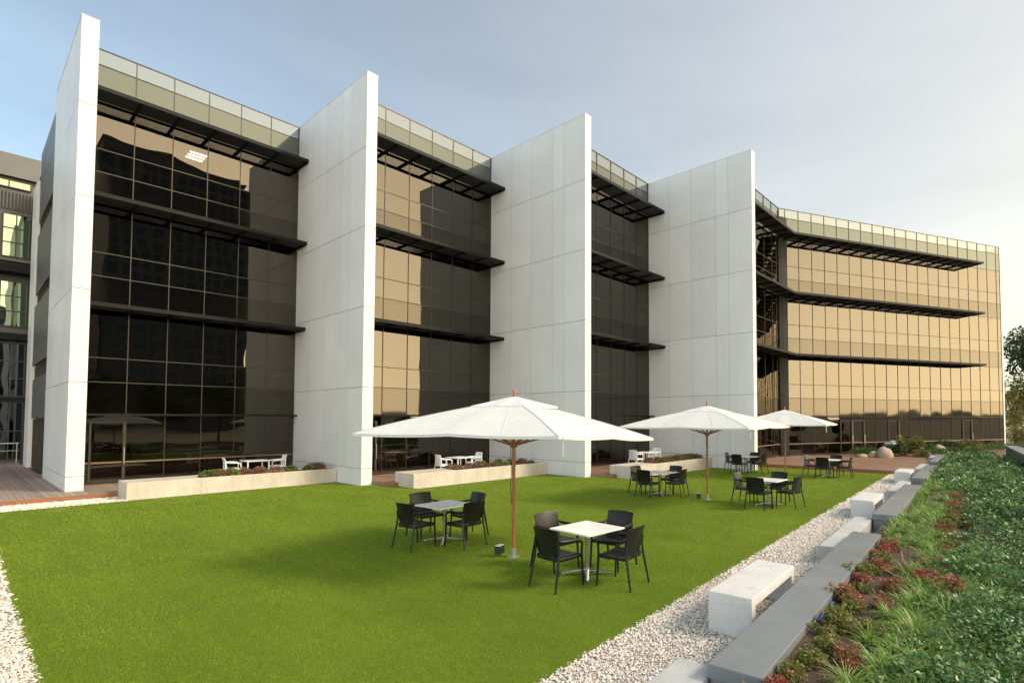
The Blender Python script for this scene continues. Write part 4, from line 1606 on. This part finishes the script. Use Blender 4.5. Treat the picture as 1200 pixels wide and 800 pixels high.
# ------------------------------------------------------------------ trees
def tree(name, x, y, h, cr, n, size, mat, label, seed, trunk_h=.35, group=None, z=0.0, lop=(0, 0)):
    t = empty(name, label, 'tree', (x, y, z), 0, group)
    r = random.Random(seed)
    b = MB()
    pts = [(0, 0, -.1), (.05 * h * .1, .02, h * trunk_h * .5), (r.uniform(-.1, .1), r.uniform(-.1, .1), h * trunk_h), (r.uniform(-.2, .2), r.uniform(-.2, .2), h * .7)]
    b.tube(pts, [.035 * h * .6, .028 * h * .6, .022 * h * .6, .008 * h], 9)
    ends = []
    for i in range(9):
        a = r.uniform(0, 6.28); z0 = h * r.uniform(trunk_h * .8, .62)
        e = Vector((math.cos(a) * cr * r.uniform(.4, .8), math.sin(a) * cr * r.uniform(.4, .8), z0 + h * r.uniform(.08, .26)))
        s0 = Vector((0, 0, z0))
        b.tube([s0, s0.lerp(e, .5) + Vector((0, 0, .1)), e], [.010 * h, .006 * h, .002 * h], 6)
        ends.append(e)
    b.build('trunk', M['bark'], t, smooth=True)
    c, rad = [], []
    for i in range(34):
        a, q = r.uniform(0, 6.28), math.sqrt(r.random()) * cr * .85
        zz = h * (trunk_h + .12) + (h * (1 - trunk_h) - .3 * cr) * r.random() * (1 - .45 * (q / cr) ** 2)
        c.append((math.cos(a) * q + lop[0], math.sin(a) * q + lop[1], zz)); rad.append(cr * r.uniform(.16, .30))
    V, F, T = crown(np.array(c), np.array(rad), n, size)
    o = fast_mesh('crown', V, F, M[mat], T)
    o.parent = t
    return t
tree('leafy_tree', 66.5, -2.3, 13.2, 4.6, 6500, .36, 'leaf_tree', 'dark green leafy tree rising past the end of the glass wing', 3, .38)
tree('olive_tree', 63.0, 1.4, 6.6, 2.3, 2600, .26, 'leaf_olive', 'yellowish tree standing far behind the wing end', 5, .25)
tree('olive_tree', 75.0, 2.6, 6.4, 2.8, 2200, .3, 'leaf_olive', 'pale far tree lowest behind the wing end', 6, .2)
bush('olive_bush', 57.5, .75, 1.5, 2.6, 1500, .2, 'leaf_olive', 'yellow green bush just past the end of the wing', z=0)
bush('olive_bush', 59.5, -.75, 1.7, 2.2, 1500, .2, 'leaf_hedge', 'fresh green bush below the leafy tree', z=0)
tree('olive_tree', 74.0, -3.0, 9, 3.6, 2600, .32, 'leaf_tree', 'green far tree standing behind the leafy tree', 8, .25)

# what the mirror glass looks back at: towers and trees across the street
def tower(name, x0, x1, y0, y1, h, mat, label, floors):
    o = empty(name, label, 'building', ((x0 + x1) / 2, (y0 + y1) / 2, GZ), world_coords=True)
    b = MB(); b.box(x0, x1, y0, y1, GZ, h); b.build('wall', mat, o)
    for i in range(floors):
        z = 3 + (h - 5) * i / floors
        b = MB()
        hh = (h - 5) / floors
        xx = x0 + .8
        while xx < x1 - 1.5:
            b.box(xx, xx + 1.9, y1 - .2, y1 + .06, z + .5, z + hh - .5); xx += 2.9
        b.build('window_band', M['tower_glass'], o)
    b = MB(); b.box(x0 - .3, x1 + .3, y0 - .3, y1 + .3, h + .001, h + .7); b.build('parapet', mat, o)
tower('office_tower', 26.0, 62.0, -190, -150, 81, M['tower'], 'brown grey office tower seen only mirrored in the dark first bay', 20)
tower('apartment_tower', 6.0, 25.5, -180, -148, 34, M['tower2'], 'pinkish lower block seen only mirrored beside the grey tower', 9)
for i, (x, y, h) in enumerate(((3, -22, 7), (9, -25, 8), (15, -23, 6.5), (21, -26, 8), (28, -25, 6), (39, -30, 2.6), (44, -31, 3.0), (50, -33, 2.2))):
    tree('street_tree', x, y, h, h * .42, 1500, .34, 'leaf_tree', 'dark leafy street tree seen only mirrored in the ground floor glass', 20 + i, .3, 'street trees mirrored in the glass')
